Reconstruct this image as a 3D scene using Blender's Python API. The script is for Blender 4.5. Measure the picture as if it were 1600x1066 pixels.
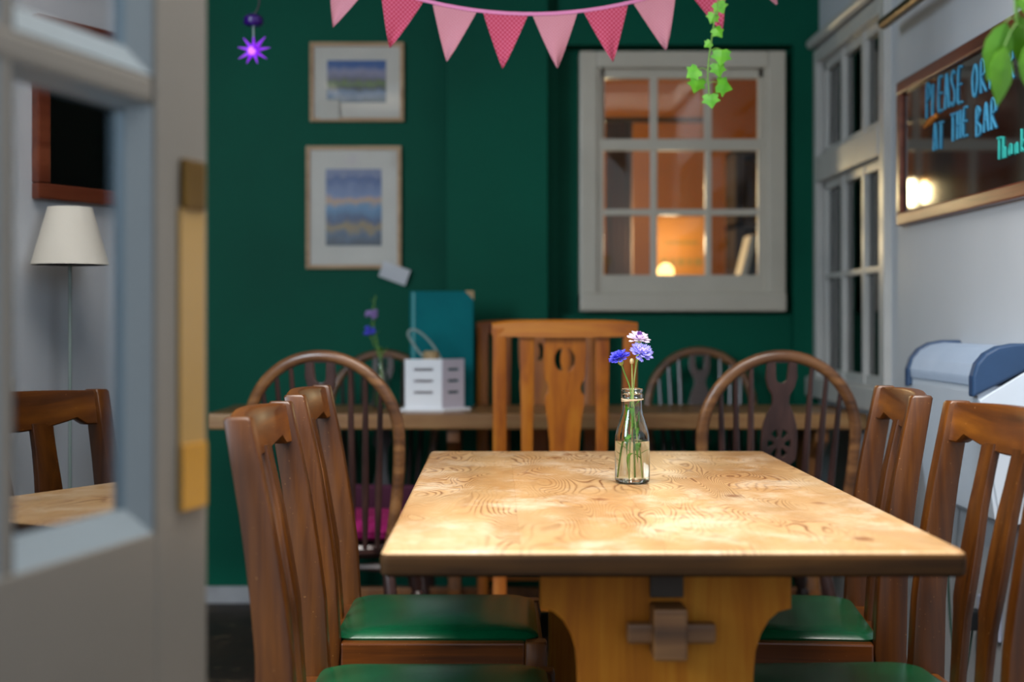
import bpy, bmesh, math, random
from math import sin, cos, pi, radians
from mathutils import Vector, Matrix
random.seed(11)
for o in list(bpy.data.objects): bpy.data.objects.remove(o)
scene = bpy.context.scene
COL = scene.collection

# ------------------------------------------------------------------ camera
F = 2222.2; CX = 775.0; HY = 500.0; H = 1.044
cam_d = bpy.data.cameras.new('camera'); cam = bpy.data.objects.new('camera', cam_d); COL.objects.link(cam)
cam.location = (0, 0, H); cam.rotation_euler = (pi/2, 0, 0)
cam_d.lens = 50; cam_d.sensor_width = 36
cam_d.shift_x = (800-CX)/1600; cam_d.shift_y = -(533-HY)/1600
cam_d.dof.use_dof = True; cam_d.dof.focus_distance = 2.56; cam_d.dof.aperture_fstop = 2.5
cam_d.clip_start = 0.02
scene.camera = cam
# ------------------------------------------------------------------ world, lights, exposure
w = bpy.data.worlds.new('world'); scene.world = w; w.use_nodes = True
bg = w.node_tree.nodes['Background']; bg.inputs[0].default_value = (0.80, 0.90, 1.0, 1); bg.inputs[1].default_value = 0.42
def area(name, loc, target, size, sizey, energy, color):
    l = bpy.data.lights.new(name, 'AREA'); l.shape = 'RECTANGLE'; l.size = size; l.size_y = sizey
    l.energy = energy; l.color = color
    o = bpy.data.objects.new(name, l); COL.objects.link(o); o.location = loc
    o.rotation_euler = (Vector(target)-Vector(loc)).to_track_quat('-Z', 'Y').to_euler()
    return o
area('overhead_fill', (0.1, 1.75, 3.0), (0.15, 2.5, 0.7), 2.0, 1.0, 58, (1.0, 0.96, 0.90))  # added fill above the table; no roof light is known there
area('left_window_daylight', (-2.1, 1.2, 2.0), (0.9, 3.4, 0.9), 1.2, 1.4, 46, (0.74, 0.87, 1.0))
scene.view_settings.view_transform = 'Standard'; scene.view_settings.look = 'None'
scene.view_settings.gamma = 1.0; scene.view_settings.exposure = 1.15
scene.view_settings.use_curve_mapping = False

def at(px, py, Y):
    return Vector(((px-CX)*Y/F, Y, H-(py-HY)*Y/F))

# ------------------------------------------------------------------ materials
MATS = {}
def nt(name):
    m = bpy.data.materials.new(name); m.use_nodes = True
    t = m.node_tree; b = t.nodes['Principled BSDF']
    MATS[name] = m
    return m, t, b
def lin(h):
    h = h.lstrip('#'); c = [int(h[i:i+2], 16)/255 for i in (0, 2, 4)]
    return tuple(((x/12.92) if x <= .04045 else ((x+.055)/1.055)**2.4) for x in c)+(1,)
def N(t, kind, **kw):
    n = t.nodes.new(kind)
    for k, v in kw.items(): setattr(n, k, v)
    return n
def L(t, a, b): t.links.new(a, b)
def ramp(t, fac, stops):
    r = N(t, 'ShaderNodeValToRGB'); e = r.color_ramp.elements
    while len(e) < len(stops): e.new(0.5)
    for i, (p, c) in enumerate(stops): e[i].position = p; e[i].color = c if len(c) == 4 else tuple(c)+(1,)
    L(t, fac, r.inputs[0]); return r.outputs[0]
def coords(t, scale=(1, 1, 1), kind='Object'):
    tc = N(t, 'ShaderNodeTexCoord'); mp = N(t, 'ShaderNodeMapping'); mp.inputs['Scale'].default_value = scale
    L(t, tc.outputs[kind], mp.inputs[0]); return mp.outputs[0]
def noise(t, vec, scale=5, detail=4, rough=.55, dist=0):
    n = N(t, 'ShaderNodeTexNoise'); n.inputs['Scale'].default_value = scale; n.inputs['Detail'].default_value = detail
    n.inputs['Roughness'].default_value = rough; n.inputs['Distortion'].default_value = dist
    L(t, vec, n.inputs['Vector']); return n.outputs['Fac']
def math_(t, op, a, b=None, c=None):
    n = N(t, 'ShaderNodeMath', operation=op)
    for i, v in enumerate((a, b, c)):
        if v is None: continue
        if isinstance(v, (int, float)): n.inputs[i].default_value = v
        else: L(t, v, n.inputs[i])
    return n.outputs[0]
def mixc(t, fac, a, b, mode='MIX'):
    n = N(t, 'ShaderNodeMix', data_type='RGBA', blend_type=mode)
    if isinstance(fac, (int, float)): n.inputs[0].default_value = fac
    else: L(t, fac, n.inputs[0])
    for i, v in ((6, a), (7, b)):
        if isinstance(v, tuple): n.inputs[i].default_value = v
        else: L(t, v, n.inputs[i])
    return n.outputs[2]
def bump(t, b, h, strength=.2, dist=.002):
    n = N(t, 'ShaderNodeBump'); n.inputs['Strength'].default_value = strength; n.inputs['Distance'].default_value = dist
    L(t, h, n.inputs['Height']); L(t, n.outputs[0], b.inputs['Normal'])
def plain(name, c1, c2=None, rough=.5, metal=0, scale=6, bmp=.0, spec=.5, coat=0, stretch=(1, 1, 1)):
    m, t, b = nt(name)
    c1 = lin(c1) if isinstance(c1, str) else c1
    c2 = c1 if c2 is None else (lin(c2) if isinstance(c2, str) else c2)
    v = coords(t, stretch); f = noise(t, v, scale)
    L(t, ramp(t, f, [(.3, c1), (.7, c2)]), b.inputs['Base Color'])
    b.inputs['Roughness'].default_value = rough; b.inputs['Metallic'].default_value = metal
    b.inputs['Specular IOR Level'].default_value = spec; b.inputs['Coat Weight'].default_value = coat
    b.inputs['Coat Roughness'].default_value = .15
    if bmp: bump(t, b, noise(t, v, scale*8, 3), bmp)
    return m
def wood(name, dark, mid, light, axis=2, rough=.35, coat=.3, scale=1.0, wear=None):
    m, t, b = nt(name)
    s = [22, 22, 22]; s[axis] = 1.6
    v = coords(t, tuple(k*scale for k in s)); f = noise(t, v, 1.0, 6, .6, .8)
    v2 = coords(t, (3, 3, 3)); f2 = noise(t, v2, 1.5, 3)
    s2 = [90, 90, 90]; s2[axis] = 4
    f3 = noise(t, coords(t, tuple(s2)), 1.0, 3, .6)
    mixf = math_(t, 'ADD', math_(t, 'MULTIPLY', f, .6), math_(t, 'ADD', math_(t, 'MULTIPLY', f2, .25), math_(t, 'MULTIPLY', f3, .15)))
    c = ramp(t, mixf, [(.36, lin(dark)), (.5, lin(mid)), (.64, lin(light))])
    if wear:
        g = noise(t, coords(t, (1, 1, 1)), 210, 2, .5)
        c = mixc(t, math_(t, 'MULTIPLY', ramp(t, g, [(.72, (0, 0, 0)), (.76, (1, 1, 1))]), .6), c, lin(wear))
    L(t, c, b.inputs['Base Color'])
    b.inputs['Roughness'].default_value = rough; b.inputs['Coat Weight'].default_value = coat
    b.inputs['Coat Roughness'].default_value = .22
    bump(t, b, f3, .15, .001)
    return m
def tabletop_mat(name):
    m, t, b = nt(name)
    tc = N(t, 'ShaderNodeTexCoord'); sp = N(t, 'ShaderNodeSeparateXYZ'); L(t, tc.outputs['Object'], sp.inputs[0])
    x, y = sp.outputs[0], sp.outputs[1]
    pl = math_(t, 'DIVIDE', math_(t, 'ADD', x, .955), .19)
    idx = math_(t, 'FLOOR', pl); fr = math_(t, 'FRACT', pl)
    def vec(sx, sy, seed):
        cb = N(t, 'ShaderNodeCombineXYZ')
        L(t, math_(t, 'MULTIPLY', x, sx), cb.inputs[0]); L(t, math_(t, 'MULTIPLY', y, sy), cb.inputs[1])
        L(t, math_(t, 'MULTIPLY', math_(t, 'ADD', idx, seed), 7.31), cb.inputs[2]); return cb.outputs[0]
    n1 = noise(t, vec(8.5, 2.3, 3), 1.0, 1.5, .45, .3)
    # contour lines of a smooth field read as cathedral grain and knots
    ph = math_(t, 'ADD', math_(t, 'MULTIPLY', n1, 250), math_(t, 'MULTIPLY', x, 110))
    ph = math_(t, 'ADD', ph, math_(t, 'MULTIPLY', noise(t, vec(30, 12, 9), 1.0, 2), 2.2))
    sw = math_(t, 'ADD', math_(t, 'MULTIPLY', math_(t, 'SINE', ph), .5), .5)
    line = math_(t, 'POWER', sw, 3.0)
    where = ramp(t, math_(t, 'ADD', noise(t, vec(5.5, 1.8, 21), 1.0, 2), math_(t, 'MULTIPLY', y, .16)), [(.40, (.15, .15, .15)), (.54, (1, 1, 1))])
    fine = noise(t, vec(120, 3, 5), 1.0, 3, .6)
    base = ramp(t, noise(t, coords(t, (5, 2.6, 1)), 1.0, 5, .6), [(.30, lin('#A97A48')), (.5, lin('#BC9566')), (.72, lin('#C6A981'))])
    base = mixc(t, math_(t, 'MULTIPLY', fine, .30), base, lin('#B07C42'))
    c = mixc(t, math_(t, 'MULTIPLY', math_(t, 'MULTIPLY', line, where), .85), base, lin('#6E3A12'))
    # scuffs: pale scrubbed patches
    sc = ramp(t, noise(t, coords(t, (8, 6.5, 1)), 1.0, 7, .74), [(.50, (0, 0, 0)), (.66, (1, 1, 1))])
    c = mixc(t, math_(t, 'MULTIPLY', sc, .60), c, lin('#DCC8AC'))
    # small dark knots and dents
    vo = N(t, 'ShaderNodeTexVoronoi'); vo.inputs['Scale'].default_value = 1.0; L(t, vec(7, 5, 2), vo.inputs['Vector'])
    kn = ramp(t, vo.outputs['Distance'], [(.05, (1, 1, 1)), (.13, (0, 0, 0))])
    c = mixc(t, math_(t, 'MULTIPLY', kn, .75), c, lin('#7A421B'))
    # plank joints
    j = math_(t, 'LESS_THAN', math_(t, 'MINIMUM', fr, math_(t, 'SUBTRACT', 1.0, fr)), .006)
    c = mixc(t, math_(t, 'MULTIPLY', j, .12), c, lin('#80501F'))
    L(t, c, b.inputs['Base Color'])
    r = ramp(t, noise(t, vec(6, 4, 4), 1.0, 4), [(.35, (.30, .30, .30)), (.7, (.5, .5, .5))])
    L(t, r, b.inputs['Roughness']); b.inputs['Specular IOR Level'].default_value = .55
    bump(t, b, math_(t, 'ADD', line, fine), .12, .0008)
    return m
def emit(name, c, s):
    m, t, b = nt(name); b.inputs['Base Color'].default_value = c
    b.inputs['Emission Color'].default_value = c; b.inputs['Emission Strength'].default_value = s; return m
def pane(name, gloss, tint=(1, 1, 1, 1), rough=.0, base=None):
    m = bpy.data.materials.new(name); m.use_nodes = True; t = m.node_tree; t.nodes.clear()
    out = N(t, 'ShaderNodeOutputMaterial'); mx = N(t, 'ShaderNodeMixShader'); tr = N(t, 'ShaderNodeBsdfTransparent')
    gl = N(t, 'ShaderNodeBsdfGlossy'); gl.inputs['Roughness'].default_value = rough
    tr.inputs[0].default_value = tint
    lw = N(t, 'ShaderNodeFresnel'); lw.inputs[0].default_value = 1.5
    f = math_(t, 'MINIMUM', math_(t, 'ADD', lw.outputs[0], gloss), 1.0)
    L(t, f, mx.inputs[0]); L(t, tr.outputs[0], mx.inputs[1]); L(t, gl.outputs[0], mx.inputs[2]); L(t, mx.outputs[0], out.inputs[0])
    MATS[name] = m; return m
def glass(name, color=(1, 1, 1, 1), ior=1.45):
    m, t, b = nt(name); b.inputs['Base Color'].default_value = color; b.inputs['Transmission Weight'].default_value = 1
    b.inputs['Roughness'].default_value = 0.0; b.inputs['IOR'].default_value = ior; return m

M_green = plain('green_wall_paint', '#005A45', '#004D3B', rough=.55, scale=1.3, bmp=.12, spec=.12)
M_white = plain('white_wall_paint', '#C9CCD2', '#C2C6CC', rough=.6, scale=2, bmp=.08)
M_ceil = plain('ceiling_paint', '#CFCBC3', rough=.8)
M_cream = plain('cream_gloss_paint', '#C9C0B0', '#BFB6A6', rough=.35, scale=5, bmp=.05)
M_whitegloss = plain('white_gloss_paint', '#C4C2BE', '#B6B5B2', rough=.35, scale=5)
M_door = plain('grey_door_paint', '#756F67', '#6F6A62', rough=.42, scale=3)
M_bead = plain('pale_blue_bead_paint', '#7C868C', rough=.35)
M_chair = wood('brown_varnished_wood', '#2C1302', '#4E2703', '#6C3C09', rough=.38, coat=.12, wear='#A87848')
M_chairx = wood('brown_varnished_rail', '#321604', '#562C05', '#74420C', axis=1, rough=.38, coat=.12, wear='#A87848')
M_seatrail = wood('seat_rail_wood', '#40200A', '#6A360C', '#8A4D18', axis=0, rough=.3, coat=.4, wear='#B08858')
M_vinyl = plain('green_vinyl', '#00522F', '#004628', rough=.27, scale=12, bmp=.05, spec=.6)
M_top = tabletop_mat('scrubbed_pine_top')
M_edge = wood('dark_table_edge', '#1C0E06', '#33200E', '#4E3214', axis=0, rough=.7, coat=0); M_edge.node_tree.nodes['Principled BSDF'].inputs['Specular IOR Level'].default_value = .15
M_pine = wood('golden_pine', '#8A480A', '#A86410', '#BC7E22', axis=2, rough=.6, coat=0); M_pine.node_tree.nodes['Principled BSDF'].inputs['Specular IOR Level'].default_value = .2
M_peg = wood('aged_oak_peg', '#45290F', '#6B4420', '#8A6034', axis=0, rough=.5, coat=.1)
M_orange = wood('orange_oak', '#7E3A06', '#A85C08', '#BC7416', axis=2, rough=.45, coat=.1)
M_orangex = wood('orange_oak_rail', '#7E3A06', '#A85C08', '#BC7416', axis=0, rough=.45, coat=.1)
M_wind = wood('dark_windsor_wood', '#1E1312', '#35211E', '#4A302A', axis=2, rough=.33, coat=.4)
M_hoop = wood('worn_lit_hoop', '#3E2619', '#6A4428', '#97683E', axis=0, rough=.33, coat=.4)  # lighter for wear and for the lit top edge, both in the colour
M_back = wood('dull_pine_top', '#6A4526', '#8C6238', '#A07A4C', axis=0, rough=.4, coat=.2)
M_backleg = wood('dark_oak_trestle', '#4A2A10', '#6E421A', '#8A5A28', axis=2, rough=.5, coat=.1)
M_magenta = plain('magenta_cushion_cloth', '#A80C66', '#8E0655', rough=.85, scale=20, bmp=.3)
M_magdark = plain('plum_cushion_edge', '#3D0628', rough=.85)
M_brass = plain('aged_brass', '#6B5326', '#4B3A1C', rough=.35, metal=1)
M_brownmetal = plain('brown_metal', '#7A5818', '#5C420E', rough=.35, metal=.6)
M_reflectY = plain('yellow_reflection_paint', '#A8854A', '#9E7B40', rough=.3, scale=4)  # warm reflection on the door edge, put into the colour
M_reflectO = plain('amber_reflection_paint', '#B98420', '#AC781A', rough=.3, scale=4)  # brighter band: reflection of the table, put into the colour
M_black = plain('black_plastic', '#101214', rough=.4)
M_board = plain('black_chalkboard', '#0B0A0A', '#12100F', rough=.06, scale=4, spec=.8)
M_chalk = plain('blue_chalk', '#4FA6CE', '#3C8DB8', rough=.9, scale=40)
M_chalk2 = plain('turquoise_chalk', '#35B7AE', '#2AA39C', rough=.9, scale=40)
M_boardframe = wood('reddish_board_frame', '#4A1F12', '#6E3522', '#85462E', axis=1, rough=.35, coat=.3)
M_heat = plain('heater_white', '#D2DAE4', '#CBD4DF', rough=.4)
M_heatgrill = plain('heater_grille', '#7F8EA4', '#74849A', rough=.4)
M_navy = plain('heater_blue_plastic', '#2F4C72', '#27405F', rough=.4)
M_paper = plain('white_paper', '#D9D8DC', '#CFCED3', rough=.8)
M_mat = plain('picture_mount', '#D2CCC2', '#C9C3B9', rough=.8)
M_frame = wood('pale_oak_frame', '#A87E58', '#BE9870', '#CCAA84', axis=0, rough=.5, coat=0)
M_teal = plain('teal_cloth_cover', '#006F74', '#006067', rough=.6, scale=5, spec=.1)
M_tealspine = plain('teal_light_spine', '#3C8F92', rough=.5)
M_lantern = plain('lantern_white', '#F2F2F5', '#E8E9EE', rough=.4)
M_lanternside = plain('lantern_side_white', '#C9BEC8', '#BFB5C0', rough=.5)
M_cork = plain('tan_cap', '#B79A70', '#A3855C', rough=.6)
M_wire = plain('pale_wire', '#8FA09C', rough=.4)
M_stem = plain('flower_stem_green', '#6E9A3A', '#4F7D2C', rough=.5, scale=60)
M_stemy = plain('pale_stem', '#A9B26A', '#8AA050', rough=.5, scale=60)
M_leafg = plain('bright_leaf', '#5E9A10', '#4C8A0C', rough=.45, scale=30)
M_ivy = plain('ivy_leaf', '#5FA81A', '#3F8A12', rough=.45, scale=40)
M_fblue = plain('cornflower_blue', '#5B5BE0', '#4040C8', rough=.6, scale=200)
M_flight = plain('cornflower_pale_blue', '#A9A6F2', '#7A74E0', rough=.6, scale=200)
M_fwhite = plain('cornflower_white', '#F4E6F6', '#E0C6EA', rough=.6, scale=200)
M_fpurple = plain('cornflower_purple', '#7A3FA0', '#5E2C86', rough=.6, scale=200)
M_bud = plain('bud_cream', '#CDB98C', '#A9A26A', rough=.6, scale=100)
M_glass = glass('bottle_glass', (.96, .985, .97, 1), 1.42)
M_water = glass('water', (.98, .97, .86, 1), 1.33)
M_string = plain('twine', '#D6BFA0', '#B89A78', rough=.9, scale=100)
M_ribbon = plain('pink_ribbon', '#C878A4', '#BC6C98', rough=.7)
M_pane = pane('window_pane', -.015)
M_panedark = pane('casement_pane', .03)
M_mirror = pane('door_pane', .25, (.75, .82, .86, 1))
M_shade = plain('white_lampshade', '#EDE8DD', '#E6E0D4', rough=.8)
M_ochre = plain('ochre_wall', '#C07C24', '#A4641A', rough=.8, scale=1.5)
M_darkroom = plain('recess_shade_paint', '#2E241C', '#3C3026', rough=.7, scale=2)
M_skirt = plain('skirting_paint', '#A9A9AD', '#8F8F93', rough=.5, scale=6)
M_cable = plain('dark_green_cable', '#24463C', rough=.5)
M_socket = plain('socket_white', '#B9C0D8', rough=.4)
M_star = emit('purple_glow', (.22, .005, .62, 1), .32)
M_starcore = emit('purple_core', (.30, .08, 1.0, 1), 1.3)
M_starcap = plain('purple_plastic', '#3A0A78', '#2A0660', rough=.3)
M_bulb = emit('warm_bulb', (1.0, .62, .2, 1), 1.5)
M_lampglow = emit('amber_lantern_glass', (1.0, .45, .04, 1), 1.2)

def check(name, c1, c2, sc):
    m, t, b = nt(name)
    tc = N(t, 'ShaderNodeTexCoord'); sp = N(t, 'ShaderNodeSeparateXYZ'); L(t, tc.outputs['Object'], sp.inputs[0])
    a = math_(t, 'GREATER_THAN', math_(t, 'FRACT', math_(t, 'MULTIPLY', math_(t, 'ADD', sp.outputs[0], sp.outputs[2]), sc)), .5)
    c = math_(t, 'GREATER_THAN', math_(t, 'FRACT', math_(t, 'MULTIPLY', math_(t, 'SUBTRACT', sp.outputs[0], sp.outputs[2]), sc)), .5)
    f = math_(t, 'MULTIPLY', math_(t, 'ADD', a, c), .5)
    L(t, mixc(t, f, lin(c1), lin(c2)), b.inputs['Base Color']); b.inputs['Roughness'].default_value = .85
    return m
M_flagred = check('red_gingham', '#980830', '#BC5A78', 95)
M_flagpink = check('pink_gingham', '#AC5C70', '#B88892', 130)
def floor_mat():
    m, t, b = nt('worn_dark_floor')
    v = coords(t)
    c = ramp(t, noise(t, v, 3, 5), [(.35, lin('#1F1512')), (.6, lin('#38271F'))])
    s = ramp(t, noise(t, v, 14, 6, .7), [(.56, (0, 0, 0)), (.68, (1, 1, 1))])
    c = mixc(t, math_(t, 'MULTIPLY', s, .6), c, lin('#6B5A44'))
    L(t, c, b.inputs['Base Color']); b.inputs['Roughness'].default_value = .6
    return m
M_floor = floor_mat()
def art(name, stops, ns=6):
    m, t, b = nt(name)
    tc = N(t, 'ShaderNodeTexCoord'); sp = N(t, 'ShaderNodeSeparateXYZ'); L(t, tc.outputs['Generated'], sp.inputs[0])
    n = noise(t, tc.outputs['Generated'], ns, 4)
    h = math_(t, 'ADD', sp.outputs[2], math_(t, 'MULTIPLY', math_(t, 'SUBTRACT', n, .5), .34))
    L(t, ramp(t, h, stops), b.inputs['Base Color']); b.inputs['Roughness'].default_value = .4
    return m
M_art1 = art('landscape_print', [(.05, lin('#4A6070')), (.22, lin('#6E84A0')), (.34, lin('#20281C')), (.46, lin('#5C7410')), (.55, lin('#5E5A68')), (.72, lin('#8886A0')), (.88, lin('#004C90'))])
M_art2 = art('seascape_print', [(.04, lin('#10283C')), (.16, lin('#34506C')), (.24, lin('#8F7438')), (.32, lin('#083A68')), (.5, lin('#4A80A8')), (.6, lin('#C09468')), (.68, lin('#6A7CA4')), (.86, lin('#0E4280')), (.96, lin('#6A7294'))], 4)

# ------------------------------------------------------------------ mesh helpers
class MB:
    def __init__(s): s.bm = bmesh.new()
    def box(s, lo, hi, bev=0, mat=None, seg=2):
        b = bmesh.new(); r = bmesh.ops.create_cube(b, size=1)
        lo = Vector(lo); hi = Vector(hi); c = (lo+hi)/2; d = hi-lo
        for v in b.verts: v.co = Vector((v.co.x*d.x+c.x, v.co.y*d.y+c.y, v.co.z*d.z+c.z))
        if bev: bmesh.ops.bevel(b, geom=b.edges[:], offset=bev, segments=seg, affect='EDGES', profile=.6)
        if mat is not None: b.transform(mat)
        s._merge(b); return s
    def _merge(s, b):
        me = bpy.data.meshes.new('tmp'); b.to_mesh(me); b.free(); s.bm.from_mesh(me); bpy.data.meshes.remove(me)
    def loft(s, secs, closed=False, caps=True):
        rings = [[s.bm.verts.new(p) for p in sec] for sec in secs]
        n = len(rings[0]); k = len(rings)
        for i in range(k if closed else k-1):
            a, b = rings[i], rings[(i+1) % k]
            for j in range(n):
                try: s.bm.faces.new((a[j], a[(j+1) % n], b[(j+1) % n], b[j]))
                except ValueError: pass
        if caps and not closed:
            s.bm.faces.new(list(reversed(rings[0]))); s.bm.faces.new(rings[-1])
        return s
    def tube(s, pts, rad, n=10, closed=False):
        pts = [Vector(p) for p in pts]; k = len(pts)
        if isinstance(rad, (int, float)): rad = [rad]*k
        secs = []; up = None
        for i, p in enumerate(pts):
            a = pts[(i-1) % k] if (closed or i > 0) else p
            b = pts[(i+1) % k] if (closed or i < k-1) else p
            d = (b-a).normalized()
            if up is None:
                up = Vector((0, 0, 1)) if abs(d.z) < .9 else Vector((1, 0, 0))
            u = (up - d*up.dot(d)).normalized(); up = u; v = d.cross(u)
            secs.append([p + (u*cos(2*pi*j/n)+v*sin(2*pi*j/n))*rad[i] for j in range(n)])
        return s.loft(secs, closed=closed)
    def lathe(s, prof, c=(0, 0, 0), n=32, axis=None):
        c = Vector(c); secs = []
        for r, z in prof:
            r = max(r, .00005)
            secs.append([Vector((r*cos(2*pi*j/n), r*sin(2*pi*j/n), z)) + c for j in range(n)])
        return s.loft(secs)
    def ball(s, c, r, sc=(1, 1, 1), seg=12):
        b = bmesh.new(); bmesh.ops.create_uvsphere(b, u_segments=seg, v_segments=seg//2+2, radius=r)
        for v in b.verts: v.co = Vector((v.co.x*sc[0], v.co.y*sc[1], v.co.z*sc[2]))+Vector(c)
        s._merge(b); return s
    def poly(s, pts):
        s.bm.faces.new([s.bm.verts.new(p) for p in pts]); return s
    def transform(s, m): s.bm.transform(m); return s
    def build(s, name, mat, parent=None, smooth=False, bev=0):
        bmesh.ops.recalc_face_normals(s.bm, faces=s.bm.faces[:])
        me = bpy.data.meshes.new(name); s.bm.to_mesh(me); s.bm.free()
        o = bpy.data.objects.new(name, me); COL.objects.link(o); me.materials.append(mat)
        if smooth:
            for p in me.polygons: p.use_smooth = True
            me.set_sharp_from_angle(angle=radians(40))
        if bev:
            md = o.modifiers.new('bevel', 'BEVEL'); md.width = bev; md.segments = 2; md.limit_method = 'ANGLE'; md.angle_limit = radians(40)
        if parent is not None: o.parent = parent
        return o
def rsec(cx, cy, z, hx, hy, r=.006, frame=None):
    """rounded rectangular section in the XY plane"""
    pts = []
    for (sx, sy, a0) in ((1, 1, 0), (-1, 1, 90), (-1, -1, 180), (1, -1, 270)):
        for k in range(3):
            a = radians(a0+45*k)
            pts.append(Vector((cx+sx*(hx-r)+r*cos(a), cy+sy*(hy-r)+r*sin(a), z)))
    return pts
def plate(name, outer, holes, thick, mat, parent, xf, bev=.002):
    """2D outline with holes, extruded; local x,y -> mapped by matrix xf"""
    cu = bpy.data.curves.new(name, 'CURVE'); cu.dimensions = '2D'; cu.fill_mode = 'BOTH'; cu.extrude = thick/2-bev; cu.bevel_depth = bev; cu.bevel_resolution = 1
    for pts in [outer]+holes:
        sp = cu.splines.new('POLY'); sp.points.add(len(pts)-1); sp.use_cyclic_u = True
        for i, p in enumerate(pts): sp.points[i].co = (p[0], p[1], 0, 1)
    tmp = bpy.data.objects.new('tmp', cu); COL.objects.link(tmp)
    dg = bpy.context.evaluated_depsgraph_get(); me = bpy.data.meshes.new_from_object(tmp.evaluated_get(dg))
    bpy.data.objects.remove(tmp); bpy.data.curves.remove(cu)
    me.transform(xf); me.materials.clear(); me.materials.append(mat); me.name = name
    o = bpy.data.objects.new(name, me); COL.objects.link(o)
    for p in me.polygons: p.use_smooth = True
    me.set_sharp_from_angle(angle=radians(35))
    if parent is not None: o.parent = parent
    return o
def empty(name, label, cat, loc=(0, 0, 0), rz=0, group=None):
    o = bpy.data.objects.new(name, None); COL.objects.link(o); o.location = loc; o.rotation_euler = (0, 0, rz)
    o.empty_display_size = .05
    return tag(o, label, cat, group)
def tag(o, label, cat, group=None):
    o['label'] = label; o['category'] = cat
    if group: o['group'] = group
    return o
def st(o): o['kind'] = 'structure'; return o
def copy_tree(o, parent=None):
    c = o.copy(); COL.objects.link(c)
    if parent is not None: c.parent = parent
    for ch in list(o.children): copy_tree(ch, c)
    return c
def smooth_pts(P, n=8, closed=False):
    """Catmull-Rom"""
    P = [Vector(p) for p in P]; out = []; k = len(P)
    for i in range(k if closed else k-1):
        p0 = P[(i-1) % k] if (closed or i > 0) else P[0]*2-P[1]
        p1 = P[i]; p2 = P[(i+1) % k]
        p3 = P[(i+2) % k] if (closed or i+2 < k) else P[-1]*2-P[-2]
        for j in range(n):
            t = j/n
            out.append(.5*((2*p1)+(p2-p0)*t+(2*p0-5*p1+4*p2-p3)*t*t+(3*p1-p0-3*p2+p3)*t**3))
    if not closed: out.append(P[-1])
    return out

# ================================================================== ROOM SHELL
WY = 5.25; RX = 1.17; LX = -2.3; CZ = 2.4; PY = 5.15
st(MB().box((LX-.1, -1.2, -.1), (RX+.9, WY+.1, 0)).build('floor', M_floor))
b = MB(); b.box((LX-.1, 2.3, CZ), (RX+.12, WY+.1, CZ+.1)); b.box((LX-.1, -.6, CZ), (RX+.12, 1.3, CZ+.1))
b.box((LX-.1, 1.3, CZ), (-1.0, 2.3, CZ+.1)); b.box((RX-.03, 1.3, CZ), (RX+.12, 2.3, CZ+.1)); st(b.build('ceiling', M_ceil))  # gap over the table left open for the added overhead light
def P_(px, py, Y): v = at(px, py, Y); return v.x, v.z
# back wall with a hole for the sash window
wx0, wz1 = P_(905, 82, 5.2); wx1, wz0 = P_(1225, 486, 5.2)
hx0, hx1, hz0, hz1 = wx0+.05, wx1-.05, wz0+.05, wz1-.05
b = MB()
b.box((LX-.1, WY, 0), (hx0, WY+.1, CZ)); b.box((hx1, WY, 0), (RX+.9, WY+.1, CZ))
b.box((hx0, WY, 0), (hx1, WY+.1, hz0)); b.box((hx0, WY, hz1), (hx1, WY+.1, CZ))
# plaster thickness forming the shallow window recess
rx0, _ = P_(872, 0, PY); rx1, rz1 = P_(1240, 70, PY); rz0 = P_(0, 492, PY)[1]
b.box((rx1, PY, 0), (RX, WY, CZ)); b.box((rx0, PY+.04, 0), (rx1, WY, rz0)); b.box((rx0-.001, PY, rz1), (rx1, WY, CZ))
st(b.build('wall_back', M_green))
px0, _ = P_(698, 0, 5.07); px1, _ = P_(856, 0, 5.07)
st(MB().box((px0, 5.07, 0), (px1, WY, CZ), .004).build('trim_1', M_green))     # chimney-breast pilaster
st(MB().box((px1, PY+.02, 0), (rx0, WY, CZ)).build('trim_2', M_green))
st(MB().box((LX, WY-.018, 0), (px0, WY, .062), .003).build('baseboard_back', M_skirt))
st(MB().box((LX-.1, 1.2, 0), (LX, WY, CZ)).build('wall_left', M_green))
# right wall with casement opening (Y 4.27..5.1) and near window (Y 1.25..2.1)
cy0, cy1, cz0, cz1 = 4.27, 5.10, .84, 1.965
ny0, ny1, nz0, nz1 = 1.45, 2.44, .92, 2.0
b = MB()
def wallY(b, y0, y1, z0=0, z1=CZ): b.box((RX, y0, z0), (RX+.1, y1, z1))
wallY(b, -.3, ny0); wallY(b, ny0, ny1, 0, nz0); wallY(b, ny0, ny1, nz1, CZ)
wallY(b, ny1, cy0); wallY(b, cy0, cy1, 0, cz0); wallY(b, cy0, cy1, cz1, CZ); wallY(b, cy1, WY)
st(b.build('wall_right', M_white))
st(MB().box((RX-.015, 2.2, 0), (RX, 5.14, .09), .003).build('baseboard_right', M_whitegloss))

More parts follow.
